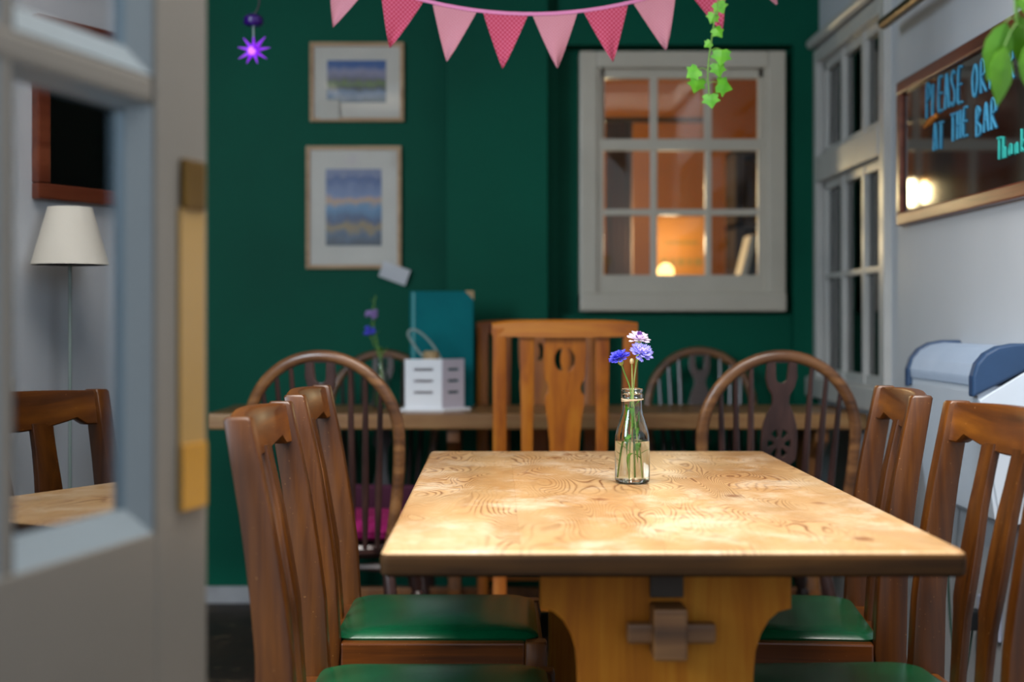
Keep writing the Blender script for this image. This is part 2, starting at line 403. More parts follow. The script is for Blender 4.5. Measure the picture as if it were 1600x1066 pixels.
# ---- sash window (window_1)
def sash_window():
    r = bpy.data.objects.new('window_1', None); COL.objects.link(r); st(r)
    Yf = 5.185
    def R(mb, x0p, y0p, x1p, y1p, yn, yf, bev=.003):
        a = at(x0p, y1p, 5.2); c = at(x1p, y0p, 5.2); mb.box((a.x, yn, a.z), (c.x, yf, c.z), bev)
    c = MB()   # casing
    R(c, 905, 82, 932, 487, 5.165, WY+.02, .006); R(c, 1198, 82, 1225, 487, 5.165, WY+.02, .006)
    R(c, 932, 82, 1198, 108, 5.165, WY+.02, .006); R(c, 905, 458, 1225, 487, 5.150, WY+.02, .008)
    R(c, 930, 104, 938, 460, 5.178, WY, .002); R(c, 1192, 104, 1200, 460, 5.178, WY, .002)
    c.build('window_frame', M_cream, r)
    s = MB()   # lower sash, nearer plane
    R(s, 930, 218, 1200, 236, 5.180, 5.21); R(s, 930, 430, 1200, 460, 5.182, 5.21)
    R(s, 930, 218, 943, 440, 5.184, 5.21); R(s, 1183, 218, 1200, 440, 5.184, 5.21)
    for x in (1021, 1106): R(s, x-5, 230, x+5, 440, 5.186, 5.206)
    R(s, 940, 327, 1186, 337, 5.187, 5.206)
    s.build('lower_sash', M_cream, r)
    s = MB()
    R(s, 936, 104, 1194, 122, 5.205, 5.235); R(s, 936, 104, 945, 236, 5.205, 5.235); R(s, 1185, 104, 1194, 236, 5.205, 5.235)
    for x in (1022, 1107): R(s, x-6, 110, x+6, 230, 5.208, 5.230)
    s.build('upper_sash', M_cream, r)
    g = MB(); R(g, 938, 230, 1190, 445, 5.195, 5.198, 0); R(g, 940, 110, 1190, 225, 5.219, 5.222, 0)
    g.build('glass', M_pane, r)
sash_window()
# ---- room seen through it
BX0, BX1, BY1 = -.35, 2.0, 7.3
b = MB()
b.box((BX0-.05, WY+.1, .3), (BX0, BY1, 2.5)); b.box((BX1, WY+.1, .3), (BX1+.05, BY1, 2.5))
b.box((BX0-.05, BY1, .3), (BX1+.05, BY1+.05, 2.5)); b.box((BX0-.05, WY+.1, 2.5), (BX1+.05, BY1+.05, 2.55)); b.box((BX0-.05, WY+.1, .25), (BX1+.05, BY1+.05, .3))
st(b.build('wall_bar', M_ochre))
# amber hanging lantern in the bar, seen only as a reflection in the chalkboard
e = empty('wall_lantern', 'small amber glass lantern glowing inside the room behind the sash window', 'lamp', (.30, 6.6, 1.60))
MB().box((-.035, -.035, 0), (.035, .035, .10), .008).build('glass_body', M_lampglow, e)
mb = MB(); mb.box((-.045, -.045, -.012), (.045, .045, 0), .004); mb.box((-.045, -.045, .10), (.045, .045, .112), .004)
mb.tube([(0, 0, .11), (0, 0, .898)], .004); mb.build('frame', M_brass, e)
l = bpy.data.lights.new('bar_lantern_light', 'POINT'); l.energy = 5.5; l.color = (1, .80, .42); l.shadow_soft_size = .06
o = bpy.data.objects.new('bar_lantern_light', l); COL.objects.link(o); o.location = (.42, 6.45, 1.62)
# table globe on the window ledge side
p = at(1040, 425, 5.62)
e = empty('globe_lamp', 'small round glowing globe lamp low behind the middle pane of sash window', 'lamp', (p.x, p.y, p.z-.09))
MB().ball((0, 0, .09), .034, seg=20).build('globe', M_bulb, e, True)
MB().lathe([(0, 0), (.03, 0), (.03, .008), (.012, .02), (.012, .062), (0, .062)], n=20).build('base', M_brass, e, True)
l = bpy.data.lights.new('globe_light', 'POINT'); l.energy = 2.0; l.color = (1, .80, .45); l.shadow_soft_size = .04
o = bpy.data.objects.new('globe_light', l); COL.objects.link(o); o.location = (p.x+.03, p.y+.15, p.z+.12)
shelf_z = p.z-.09
e = empty('bar_counter', 'dark bar counter just inside the sash window', 'counter', (0.75, 5.78, 0))
MB().box((-1.0, -.30, shelf_z-.04), (1.15, .38, shelf_z), .006).build('counter_top', M_darkroom, e)
MB().box((-.95, -.2, .3), (1.1, .34, shelf_z-.04)).build('counter_front', M_darkroom, e)
# lit panel / sign board
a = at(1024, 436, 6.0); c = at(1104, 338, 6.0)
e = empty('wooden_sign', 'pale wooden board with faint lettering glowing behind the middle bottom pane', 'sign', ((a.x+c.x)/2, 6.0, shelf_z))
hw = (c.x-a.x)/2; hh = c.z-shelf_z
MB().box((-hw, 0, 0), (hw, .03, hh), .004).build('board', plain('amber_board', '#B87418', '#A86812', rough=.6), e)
mb = MB()
for i, (x, wd, z) in enumerate([(-.085, .03, .13), (-.045, .02, .13), (-.015, .03, .13), (.025, .02, .13), (.055, .035, .13), (-.07, .14, .22)]):
    mb.box((x, -.003, z), (x+wd, 0, z+.012+.018*(z < .2)))
mb.build('lettering', plain('faint_lettering', '#8A6A2A', rough=.7), e)
# dark posts / shelves right, curtain left, leaning books
e = empty('dark_bookcase', 'dark wooden bookcase behind the right hand panes of sash window', 'bookcase', (1.33, 6.3, .3))
for x in (-.25, .02, .25):
    MB().box((x-.02, 0, 0), (x+.02, .28, 1.5), .003).build('upright', M_darkroom, e)
for z in (.75, 1.15, 1.48):
    MB().box((-.27, 0, z), (.27, .28, z+.025), .003).build('shelf', M_darkroom, e)
MB().box((-.27, .27, 0), (.27, .29, 1.5)).build('back_panel', M_ochre, e)
for i, (px, h, rot, col, lab) in enumerate([(1150, .24, 14, '#B9B2A6', 'pale grey menu leaning right behind the lower right pane'), (1166, .22, 10, '#23262C', 'dark blue book leaning beside a pale menu behind lower right pane')]):
    q = at(px, 430, 5.72)
    o = MB().box((-.012, -.08, 0), (.012, .08, h), .002).build('book', plain('book_cover_%s' % 'ab'[i], col, rough=.6))
    o.location = (q.x, q.y, shelf_z+.003); o.rotation_euler = (0, radians(rot), 0); tag(o, lab, 'book')
secs = []
n = 60; pts = []
a0 = at(948, 430, 5.75).x; a1 = at(990, 430, 5.75).x
mb = MB()
for i in range(n+1):
    t = i/n; x = a0+(a1-a0)*t; y = 5.8+.02*sin(t*2*pi*5)
    pts.append((x, y))
v0 = [[mb.bm.verts.new((x, y+dy, z)) for (x, y) in pts] for (dy, z) in ((0, shelf_z+.004), (0, 1.85), (.004, 1.85), (.004, shelf_z+.004))]
for r in range(4):
    for i in range(n): mb.bm.faces.new((v0[r][i], v0[r][i+1], v0[(r+1) % 4][i+1], v0[(r+1) % 4][i]))
for i in (0, n): mb.bm.faces.new([v0[r][i] for r in range(4)])
o = mb.build('curtain', None or plain('pinkish_curtain', '#B08A80', '#9A9088', rough=.9, scale=8, stretch=(8, 1, .5)), None, True)
tag(o, 'pinkish grey curtain gathered behind the left panes of sash window', 'curtain')
o = MB().box((a0-.05, 5.79, 1.85), (a1+.3, 5.82, 1.87), .004).build('curtain_rail', M_brass); tag(o, 'brass rail holding the pinkish curtain behind sash window', 'rail')

# ---- casement window in right wall (window_2)
def casement(name, y0, y1, z0, z1, ncol, split, glassm, mat, lowrow=None):
    r = bpy.data.objects.new(name, None); COL.objects.link(r); st(r)
    xf, xb = RX-.022, RX+.06
    mb = MB()
    mb.box((xf, y0-.06, z0-.055), (xb, y0, z1+.05), .004); mb.box((xf, y1, z0-.055), (xb, min(y1+.05, PY), z1+.05), .004)
    mb.box((xf, y0, z1), (xb, y1, z1+.05), .004); mb.box((xf-.03, y0-.06, z0-.07), (xb, min(y1+.05, PY), z0), .006)
    mb.box((xf-.004, y0, split-.045), (xb, y1, split+.045), .004)
    mb.build('window_frame', mat, r)
    xs = RX+.006
    def sash(za, zb, rows):
        s = MB(); f = .03
        s.box((xs, y0, za), (xs+.035, y0+f, zb), .003); s.box((xs, y1-f, za), (xs+.035, y1, zb), .003)
        s.box((xs, y0, za), (xs+.035, y1, za+f), .003); s.box((xs, y0, zb-f), (xs+.035, y1, zb), .003)
        for k in range(1, ncol):
            y = y0+(y1-y0)*k/ncol; s.box((xs-.004, y-.016, za), (xs+.03, y+.016, zb), .003)
        for z in rows: s.box((xs-.002, y0, z-.01), (xs+.028, y1, z+.01), .003)
        return s
    sash(split+.045, z1, []).build('upper_sash', mat, r)
    sash(z0, split-.045, lowrow or []).build('lower_sash', mat, r)
    MB().box((xs+.014, y0+.01, z0+.01), (xs+.018, y1-.01, z1-.01)).build('glass', glassm, r)
    return r
r = casement('window_2', cy0, cy1, cz0, cz1, 3, 1.582, M_panedark, M_whitegloss, [1.20])
# dark panelled lobby beyond
b = MB(); b.box((RX+.55, 4.0, .3), (RX+.6, 5.24, 2.3)); b.box((RX+.1, 3.95, .3), (RX+.6, 4.0, 2.3)); b.box((RX+.1, 4.0, 2.3), (RX+.6, 5.24, 2.35)); b.box((RX+.1, 4.0, .25), (RX+.6, 5.24, .3))
st(b.build('wall_lobby', M_darkroom))
o = MB().tube([(RX-.03, 5.14, 2.04), (RX-.03, 3.6, 2.04)], .02, 12).build('trim_3', M_whitegloss, None, True); st(o)
casement('window_3', ny0, ny1, nz0, nz1, 4, 1.6, M_pane, M_whitegloss, [1.25])

# ================================================================== GLAZED DOOR (door_1)
dn = Vector((.2516, .9678)); de = Vector((-.286, 1.41))
door = bpy.data.objects.new('door_1', None); COL.objects.link(door); st(door)
door.location = (de.x, de.y, 0); door.rotation_euler = (0, 0, math.atan2(dn.y, dn.x))
TH = .042
def dbox(mb, x0, x1, z0, z1, y0=0, y1=TH, bev=.002): mb.box((x0, y0, z0), (x1, y1, z1), bev)
cols = [(-.327, -.106), (-.523, -.345)]; zr = [(.848, 1.242), (1.268, 1.640), (1.666, 1.94)]
mb = MB(); dbox(mb, -.106, -.0, 0.01, 2.05, bev=.004); dbox(mb, -.68, -.523, 0.01, 2.05, bev=.004)
dbox(mb, -.523, -.106, .01, .848); dbox(mb, -.523, -.106, 1.94, 2.05)
mb.build('door_stile', M_door, door)
mb = MB(); dbox(mb, -.345, -.327, .848, 1.94, .004, TH-.004)
for z0, z1 in ((1.242, 1.268), (1.640, 1.666)): dbox(mb, -.523, -.106, z0, z1, .002, TH-.002, .006)
mb.build('muntin', M_door, door)
mb = MB()
for (x0, x1) in cols:
    for (z0, z1) in zr:
        f = .024
        O = [(x0, z0), (x1, z0), (x1, z1), (x0, z1)]; I = [(x0+f*.4, z0+f), (x1-f*1.0, z0+f), (x1-f*1.0, z1-f*.3), (x0+f*.4, z1-f*.3)]
        for k in range(4):
            (xa, za), (xb, zb_) = O[k], O[(k+1) % 4]; (xc, zc), (xd, zd) = I[k], I[(k+1) % 4]
            mb.loft([[Vector((xa, .003, za)), Vector((xc, .018, zc)), Vector((xc, .03, zc)), Vector((xa, .03, za))],
                     [Vector((xb, .003, zb_)), Vector((xd, .018, zd)), Vector((xd, .03, zd)), Vector((xb, .03, zb_))]])
mb.build('glazing_bead', M_bead, door)
mb = MB()
for (x0, x1) in cols:
    for (z0, z1) in zr: mb.box((x0+.004, .022, z0+.004), (x1-.004, .025, z1-.004))
mb.build('glass', M_mirror, door)
MB().box((-.064, -.0035, .862), (-.012, .0, 1.150), .001).build('reflection_strip', M_reflectY, door)  # thin strip that paints a warm reflection on the door edge
MB().box((-.064, -.006, .862), (-.012, -.0035, .925), .001).build('reflection_strip', M_reflectO, door)  # brighter painted band for the reflected table
MB().box((-.060, -.007, 1.150), (-.016, .0, 1.198), .003).build('brown_block', M_brownmetal, door)  # small brown metal block above the strip

# ================================================================== DINING TABLE
TX0, TX1, TY0, TY1, TZ = -.148, .602, 1.81, 3.19, .75
tcx, tcy = (TX0+TX1)/2, (TY0+TY1)/2
tb = empty('dining_table', 'scrubbed pale pine trestle table with dark front edge in the foreground', 'table', (tcx, tcy, 0))
hx, hy = (TX1-TX0)/2, (TY1-TY0)/2
def rr(hx, hy, r, z, n=6):
    pts = []
    for (sx, sy, a0) in ((1, 1, 0), (-1, 1, 90), (-1, -1, 180), (1, -1, 270)):
        for k in range(n+1):
            a = radians(a0+90*k/n); pts.append(Vector((sx*(hx-r)+r*cos(a), sy*(hy-r)+r*sin(a), z)))
    return pts
mb = MB()
mb.loft([rr(hx-.004, hy-.004, .012, TZ-.034), rr(hx, hy, .013, TZ-.030), rr(hx+.0005, hy+.0005, .013, TZ-.012), rr(hx-.001, hy-.001, .012, TZ-.005), rr(hx-.006, hy-.006, .010, TZ-.0005), rr(hx-.009, hy-.009, .008, TZ)])
top = mb.build('tabletop', M_top, tb, True)
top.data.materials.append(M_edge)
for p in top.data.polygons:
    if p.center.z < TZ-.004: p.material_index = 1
def trestle_outline():
    pts = []
    R = [(.165, .716), (.165, .66)]
    R += [(.165-.05*sin(t*pi/2)-.0, .66-.085*(1-cos(t*pi/2))) for t in (.2, .4, .6, .8, 1.0)]
    R += [(.112, .50), (.112, .34), (.125, .22), (.16, .12), (.20, .07), (.26, .06), (.26, 0), (.20, 0), (.18, .02)]
    R = [(x, z) for x, z in R]
    return R + [(-x, z) for x, z in reversed(R)]
XZ = Matrix(((1, 0, 0, 0), (0, 0, -1, 0), (0, 1, 0, 0), (0, 0, 0, 1)))   # x,y -> x,z
for ly in (1.9225-tcy, 3.02-tcy):
    o = plate('trestle', trestle_outline(), [], .045, M_pine, tb, Matrix.Translation((0, ly, 0)) @ XZ, .003)
MB().box((-.022, 1.9-tcy-.055, .60), (.022, 3.05-tcy+.055, .668), .004).build('stretcher', M_peg, tb)
for ly in (1.9-tcy-.024, 3.045-tcy+.024):
    MB().box((-.055, ly-.012, .618), (.062, ly+.012, .645), .005).build('peg', M_peg, tb)
MB().box((-.022, 1.9-tcy-.012, .675), (.022, 1.9-tcy-.0005, .716), .002).build('recess_shade_block', M_darkroom, tb)  # dark block put in for the shade of the recess above the tenon
for ly in (1.975-tcy, 2.96-tcy):
    MB().box((-.30, ly-.02, .69), (.30, ly+.02, .716), .004).build('cross_batten', M_pine, tb)

# ================================================================== DINING CHAIR (slat back, green vinyl)
def postx(z):
    K = [(0, -.225), (.25, -.185), (.45, -.170), (.6, -.176), (.75, -.196), (.907, -.225)]
    for (a, xa), (b_, xb) in zip(K, K[1:]):
        if a <= z <= b_: return xa+(xb-xa)*(z-a)/(b_-a)
    return K[-1][1]
def postd(z): return .019+.009*(1-abs(z-.45)/.47)
def make_dining_chair(name, label, group):
    r = empty(name, label, 'chair', group=group)
    for s in (1, -1):
        mb = MB(); secs = []
        for k in range(15):
            z = .905*k/14
            secs.append(rsec(postx(z), s*.192, z, postd(z), .0165, .004))
        secs.append(rsec(postx(.907), s*.192, .909, postd(.9)-.003, .0135, .004))
        mb.loft(secs); mb.build('leg', M_chair, r, True)
    # front legs
    for s in (1, -1):
        mb = MB(); mb.loft([rsec(.208, s*.19, 0, .014, .014, .004), rsec(.209, s*.19, .40, .02, .02, .004), rsec(.209, s*.19, .462, .02, .02, .005), rsec(.209, s*.19, .466, .017, .017, .005)])
        mb.build('leg', M_chair, r, True)
    # top rail
    mb = MB(); secs = []
    n = 34
    for i in range(n+1):
        t = -1+2*i/n; y = t*.1755; a = abs(t)
        bow = -.022*(1-t*t)
        if a > .86: zb = .842
        elif a > .78: zb = .842+.014*(.86-a)/.08
        else: zb = .856-.020*(1-(a/.78)**2)
        zt = .907+.004*(1-t*t)
        xc = postx(.88)+bow; hxx = .0125
        sl = .012
        secs.append([Vector((xc-hxx+sl*.2, y, zb+.003)), Vector((xc-hxx+sl*.5+.003, y, zb)), Vector((xc+hxx+sl*.3-.003, y, zb)), Vector((xc+hxx+sl*.3, y, zb+.003)),
                     Vector((xc+hxx-.006, y, zt-.004)), Vector((xc+hxx-.010, y, zt)), Vector((xc-hxx-.002, y, zt)), Vector((xc-hxx-.006, y, zt-.004))])
    mb.loft(secs); mb.build('top_rail', M_chairx, r, True)
    # slats
    for s in (1, -1):
        mb = MB(); secs = []
        for k in range(17):
            t = k/16; z = .456+(.850-.456)*t
            wv = .019+.010*(.5-.5*cos(2*pi*min(1, t*1.05)))**1.0*(1 if t > .35 else .5)+.006*t
            bow = -.016*t
            secs.append(rsec(postx(z)+bow, s*(.048+.012*t), z, .007, wv, .003))
        mb.loft(secs); mb.build('slat', M_chair, r, True)
    # seat rails
    mb = MB(); mb.box((-.185, -.1755, .40), (-.15, .1755, .458), .004); mb.build('seat_rail', M_chairx, r)
    for s in (1, -1):
        mb = MB(); mb.box((-.142, s*.19-.014, .405), (.189, s*.19+.014, .464), .004); mb.build('seat_rail', M_seatrail, r)
    MB().box((.195, -.17, .405), (.222, .17, .464), .004).build('seat_rail', M_chairx, r)
    # slip seat cushion
    mb = MB()
    def sq(hx_, hy_, z, rr_): return [p+Vector((.03, 0, 0)) for p in rr(hx_, hy_, rr_, z, 6)]
    H0 = .452
    secs = [sq(.174, .172, H0, .02), sq(.183, .182, H0+.008, .028), sq(.185, .184, H0+.016, .03), sq(.180, .179, H0+.022, .035), sq(.166, .166, H0+.028, .04), sq(.135, .135, H0+.032, .05), sq(.08, .08, H0+.035, .05), sq(.02, .02, H0+.036, .015)]
    mb.loft(secs); mb.build('seat', M_vinyl, r, True)
    for s in (1, -1):
        MB().box((-.165, s*.19-.009, .17), (.19, s*.19+.009, .195), .003).build('stretcher', M_seatrail, r)
    MB().box((.0, -.181, .173), (.02, .181, .192), .003).build('stretcher', M_chairx, r)
    return r
ch = make_dining_chair('dining_chair', 'brown slat back chair with green vinyl seat at near left of the table', 'slat back chairs with green seats around the pine table')
ch.location = (-.132, 2.165, 0)
def put(src, loc, rz, label):
    c = copy_tree(src); c.location = loc; c.rotation_euler = (0, 0, rz); c['label'] = label; return c
put(ch, (-.137, 2.755, 0), 0, 'orange brown slat back chair with green seat, farther one left of the table')
put(ch, (.555, 2.755, 0), pi-radians(6), 'brown slat back chair with green seat, farther one right of the table')
put(ch, (.555, 2.175, 0), pi+radians(2.5), 'brown slat back chair cropped by right frame edge, nearer one right of table')

# ================================================================== MILK BOTTLE + FLOWERS
BX, BY = at(988, 0, 2.563).x, 2.563
bt = empty('milk_bottle', 'clear glass milk bottle holding cornflowers and water on the pine table', 'bottle', (BX, BY, TZ))
prof_o = [(.0, .0), (.026, .0), (.0300, .003), (.0315, .008), (.0315, .072), (.0308, .085), (.028, .098), (.0235, .112), (.0195, .124), (.0178, .134), (.0175, .150), (.0172, .153), (.0196, .1545), (.0200, .158), (.0196, .1605), (.0178, .162), (.0178, .164), (.0194, .166), (.0194, .1692), (.0185, .1705)]
prof_i = [(.0160, .1705), (.0155, .166), (.0152, .150), (.0156, .134), (.0172, .124), (.0212, .112), (.0258, .098), (.0286, .085), (.0292, .072), (.0292, .012), (.027, .0075), (.0, .0065)]
MB().lathe(prof_o+prof_i, n=48).build('glass_body', M_glass, bt, True)
zl = .0765
MB().lathe([(0, .0060), (.0275, .0070), (.0297, .012), (.0297, .072), (.0290, zl), (0, zl)], n=48).build('water', M_water, bt, True)
mb = MB()
mb.tube([(.0193*cos(a), .0193*sin(a), .1515+.001*sin(a)) for a in [2*pi*i/32 for i in range(32)]], .0011, 6, True)
mb.tube([(.0193*cos(a), .0193*sin(a), .1495+.0015*cos(a)) for a in [2*pi*i/32 for i in range(32)]], .001, 6, True)
mb.build('neck_twine', M_string, bt, True)

def flower_head(r, c, axis, R, mo, mi, seed, nf=13):
    """cornflower: ring of flared toothed ray florets round a bristly centre"""
    rnd = random.Random(seed)
    axis = Vector(axis).normalized(); q = Vector((0, 0, 1)).rotation_difference(axis).to_matrix().to_4x4()
    xf = Matrix.Translation(c) @ q
    mb = MB()
    for ring, (nn, el, sc) in enumerate(((nf, 8, 1.0), (nf, 30, .9), (nf-3, 55, .74))):
        for k in range(nn):
            a = 2*pi*k/nn+rnd.uniform(-.15, .15)+ring*.3; e_ = radians(el+rnd.uniform(-8, 8)); Lf = R*sc*rnd.uniform(.9, 1.08)
            u = Vector((cos(a)*cos(e_), sin(a)*cos(e_), sin(e_))); s_ = Vector((-sin(a), cos(a), 0)); nrm = u.cross(s_)
            base = Vector((0, 0, 0)); T = Lf
            W = R*.17
            prev = None
            mid = base+u*T*.55
            th = nrm*.0006
            ring_pts = [base+s_*W*.1, mid+s_*W*.45, base+u*T*.82+s_*W*1.0+nrm*.001, base+u*T*1.02+s_*W*.75, base+u*T*.85+s_*W*.40, base+u*T*1.08, base+u*T*.85-s_*W*.40, base+u*T*1.0-s_*W*.8, base+u*T*.80-s_*W*1.0+nrm*.001, mid-s_*W*.45, base-s_*W*.1]
            mb.loft([ring_pts, [p+th for p in ring_pts]])
    mb.transform(xf); mb.build('petals', mo, r)
    mb = MB()
    for k in range(26):
        a = rnd.uniform(0, 2*pi); e_ = radians(rnd.uniform(45, 90)); Lf = R*rnd.uniform(.5, .8)
        u = Vector((cos(a)*cos(e_), sin(a)*cos(e_), sin(e_)))
        mb.tube([u*.001, u*Lf*.6, u*Lf+Vector((rnd.uniform(-1, 1), rnd.uniform(-1, 1), 0))*.0012], [.0007, .0006, .0009], 5)
    mb.transform(xf); mb.build('florets', mi, r, True)
    mb = MB(); mb.lathe([(0, -R*.62), (R*.14, -R*.60), (R*.27, -R*.38), (R*.25, -R*.12), (R*.16, R*.05), (0, R*.06)], n=14)
    mb.transform(xf); mb.build('calyx', M_stemy, r, True)
def flower(name, label, head_px, R, axis, mo, mi, foot, seed, Y=2.563, leaves=((.03, 1), (.05, -1))):
    h = at(head_px[0], head_px[1], Y); r = empty(name, label, 'flower', (BX, BY, TZ+.0075))
    org = Vector((BX, BY, TZ+.0075)); hc = h-org
    ax = Vector(axis).normalized()
    nk = Vector((hc.x*.16+foot[0]*-.05, hc.y*.1, .155))
    pts = smooth_pts([Vector((foot[0], foot[1], .003)), Vector((foot[0]*.75, foot[1]*.7, .05)), Vector((foot[0]*.3+nk.x*.4, foot[1]*.25, .105)), nk, hc-ax*R*.8-(hc-nk)*.12, hc-ax*R*.5], 8)
    MB().tube(pts, [.0013]*len(pts), 7).build('stem', M_stem if seed % 2 else M_stemy, r, True)
    mb = MB(); rnd = random.Random(seed+40)
    for (z, sd) in leaves:
        i = min(range(len(pts)), key=lambda k: abs(pts[k].z-z)); p = pts[i]
        a = rnd.uniform(0, 2*pi); d = Vector((cos(a), sin(a)*.6, 0)).normalized()
        L_ = .045
        rad = lambda t: .0016*(1-t)**.7+.0002
        lp = []; dr = rnd.choice((-.035, -.01, .0))
        for k in range(9):
            t = k/8; q_ = p+d*(.026*sin(t*2.0))+Vector((0, 0, .030*t*(1.2-t)*1.6+dr*t*t))
            rr_ = math.hypot(q_.x, q_.y)
            lim = .024 if q_.z < .075 else .0125
            if rr_ > lim: q_.x *= lim/rr_; q_.y *= lim/rr_
            lp.append(q_)
        s2 = d.cross(Vector((0, 0, 1)))
        secs = [[q_+s2*.0042*sin(pi*min(.98, .12+k/9)), q_+Vector((0, 0, .0006)), q_-s2*.0042*sin(pi*min(.98, .12+k/9)), q_-Vector((0, 0, .0004))] for k, q_ in enumerate(lp)]
        mb.loft(secs)
    if leaves: mb.build('leaves', M_leafg, r, True)
    if R > .008: flower_head(r, hc, axis, R, mo, mi, seed)
    else:
        mb = MB(); mb.ball(hc-ax*.003, R, (1, 1, 1.3)); mb.build('bud', M_bud, r, True)
    return r
flower('cornflower', 'vivid blue cornflower, leftmost in the milk bottle', (968, 561), .0205, (-.35, -.35, .9), M_fblue, M_fblue, (-.020, .004), 1, 2.560, ((.045, 1), (.06, 1), (.085, 1), (.10, 1), (.03, 1), (.12, 1)))
flower('cornflower', 'pale blue cornflower with white centre, right in the milk bottle', (1001, 553), .0225, (.3, -.65, .75), M_flight, M_fwhite, (.014, -.006), 2, 2.553, ((.04, 1), (.055, 1), (.075, 1), (.095, 1), (.11, 1), (.125, 1)))
flower('cornflower', 'white cornflower with purple centre, tallest in the milk bottle', (998, 532), .0215, (.1, -.3, .95), M_fwhite, M_fpurple, (.004, .010), 3, 2.585, ((.035, 1), (.05, 1), (.066, 1), (.08, 1), (.095, 1), (.13, 1)))
flower('flower_bud', 'small cream flower bud between the cornflowers in the milk bottle', (987, 562), .0042, (-.1, 0, 1), M_bud, M_bud, (-.006, -.012), 4, 2.553, ((.05, 1), (.07, 1), (.09, 1), (.12, 1)))

# ================================================================== WINDSOR WHEELBACK CHAIR
def make_windsor(name, label, group, splat=True):
    # local: +y = towards the front of the seat, back hoop at y~0
    r = empty(name, label, 'chair', group=group)
    SZ = .445
    def lean(z): return -.16*(z-SZ)             # top leans away from the seat front
    W = .180; ZC = .725; ZT = .925
    def hoop(t):                                # t 0..1
        # straight-ish sides then a round arch
        if t < .25:
            k = t/.25; x = -(.150+(W-.150+.003)*sin(k*pi/2)); z = SZ-.01+(ZC-SZ+.01)*k
        elif t > .75:
            k = (1-t)/.25; x = (.150+(W-.150+.003)*sin(k*pi/2)); z = SZ-.01+(ZC-SZ+.01)*k
        else:
            a = pi-(t-.25)/.5*pi; x = (W+.003)*cos(a); z = ZC+(ZT-ZC)*sin(a)
        return Vector((x, lean(z), z))
    mb = MB(); pts = [hoop(i/60) for i in range(61)]
    secs = []
    for i, p in enumerate(pts):
        d = (pts[min(60, i+1)]-pts[max(0, i-1)]).normalized(); yv = Vector((0, 1, 0)); u = d.cross(yv).normalized(); v = u.cross(d)
        secs.append([p+u*.0145*cos(2*pi*k/12)+v*.012*sin(2*pi*k/12) for k in range(12)])
    mb.loft(secs); mb.build('back_hoop', M_hoop, r, True)
    def hz(x):
        x = min(abs(x), W-.001); return ZC+(ZT-ZC)*math.sqrt(max(0, 1-(x/(W+.003))**2))
    for s in (-1, 1):
        for (xb, xt) in ((.060, .072), (.090, .108), (.120, .143)):
            zt = hz(xt)-.006; a = Vector((s*xb, lean(SZ)+.004, SZ-.005)); c = Vector((s*xt, lean(zt), zt))
            MB().tube([a, a.lerp(c, .35), a.lerp(c, .7), c], [.0062, .0092, .0075, .0055], 8).build('spindle', M_wind, r, True)
    # pierced wheel splat
    def arcp(cx, cz, rx_, rz_, a0, a1, n): return [(cx+rx_*cos(radians(a0+(a1-a0)*i/n)), cz+rz_*sin(radians(a0+(a1-a0)*i/n))) for i in range(n+1)]
    zt = ZT-.004
    half = [(.033, zt), (.036, zt-.05), (.030, zt-.075), (.019, zt-.095), (.018, zt-.115), (.030, zt-.14)]
    wc = .705
    half += [(.036+.006*sin(radians(a)), wc+.05*cos(radians(a))) for a in (20, 50, 80, 110, 140)]
    half += [(.022, wc-.06), (.030, wc-.075), (.030, wc-.095), (.018, wc-.115), (.017, .52), (.030, SZ-.004)]
    outer = half+[(-x, z) for x, z in reversed(half)]
    holes = [[(-.017, zt-.012), (.017, zt-.012)]+arcp(0, zt-.05, .015, .016, 0, -180, 8)]
    # wheel piercings
    for k in range(6):
        a0 = 60*k+12+30; a1 = 60*k+48+30
        holes.append(arcp(0, wc, .029, .038, a0, a1, 4)+arcp(0, wc, .012, .015, a1, a0, 3))
    sh = Matrix(((1, 0, 0, 0), (0, -.16, -1, .16*SZ), (0, 1, 0, 0), (0, 0, 0, 1)))
    plate('splat', outer, holes, .012, M_wind, r, sh, .0015)
    # saddle seat
    mb = MB()
    def so(sx, z, dy=0):
        P = []
        for i in range(36):
            a = 2*pi*i/36; cx_, sy_ = cos(a), sin(a)
            ww = .205 if sy_ > 0 else .175
            x = ww*math.copysign(abs(cx_)**.7, cx_); y = .19+.20*math.copysign(abs(sy_)**.7, sy_)
            P.append(Vector((x*sx, .19+(y-.19)*sx, z)))
        return P
    mb.loft([so(.90, SZ-.036), so(.99, SZ-.022), so(1, SZ-.010), so(.97, SZ), so(.8, SZ-.003), so(.3, SZ-.008)])
    mb.build('seat', M_wind, r, True)
    foot = {}
    for sx in (-1, 1):
        for (y0, y1) in ((.06, .0), (.32, .37)):
            a = Vector((sx*.13, y0, SZ-.03)); c = Vector((sx*.185, y1, 0)); pr = [(0, .011), (.12, .015), (.3, .018), (.34, .011), (.37, .019), (.41, .011), (.5, .014), (.68, .018), (.74, .012), (.78, .018), (.85, .013), (1, .010)]
            MB().tube([a.lerp(c, t) for t, _ in pr], [q for _, q in pr], 10).build('leg', M_wind, r, True)
        a = Vector((sx*.158, .025, .21)); c = Vector((sx*.158, .345, .21))
        MB().tube([a, a.lerp(c, .3), a.lerp(c, .5), a.lerp(c, .7), c], [.008, .011, .015, .011, .008], 8).build('stretcher', M_wind, r, True)
    MB().tube([(-.158, .185, .21), (-.05, .185, .21), (0, .185, .21), (.05, .185, .21), (.158, .185, .21)], [.008, .011, .015, .011, .008], 8).build('stretcher', M_wind, r, True)
    return r
g = 'wheelback chairs around the long back table'
wa = make_windsor('windsor_chair', 'dark wheelback hoop chair with magenta cushion, behind the left dining chairs', g)
wa.location = (-.437, 3.70, 0); wa.rotation_euler = (0, 0, radians(-9)); wa.scale = (1.09, 1.0, 1.03)
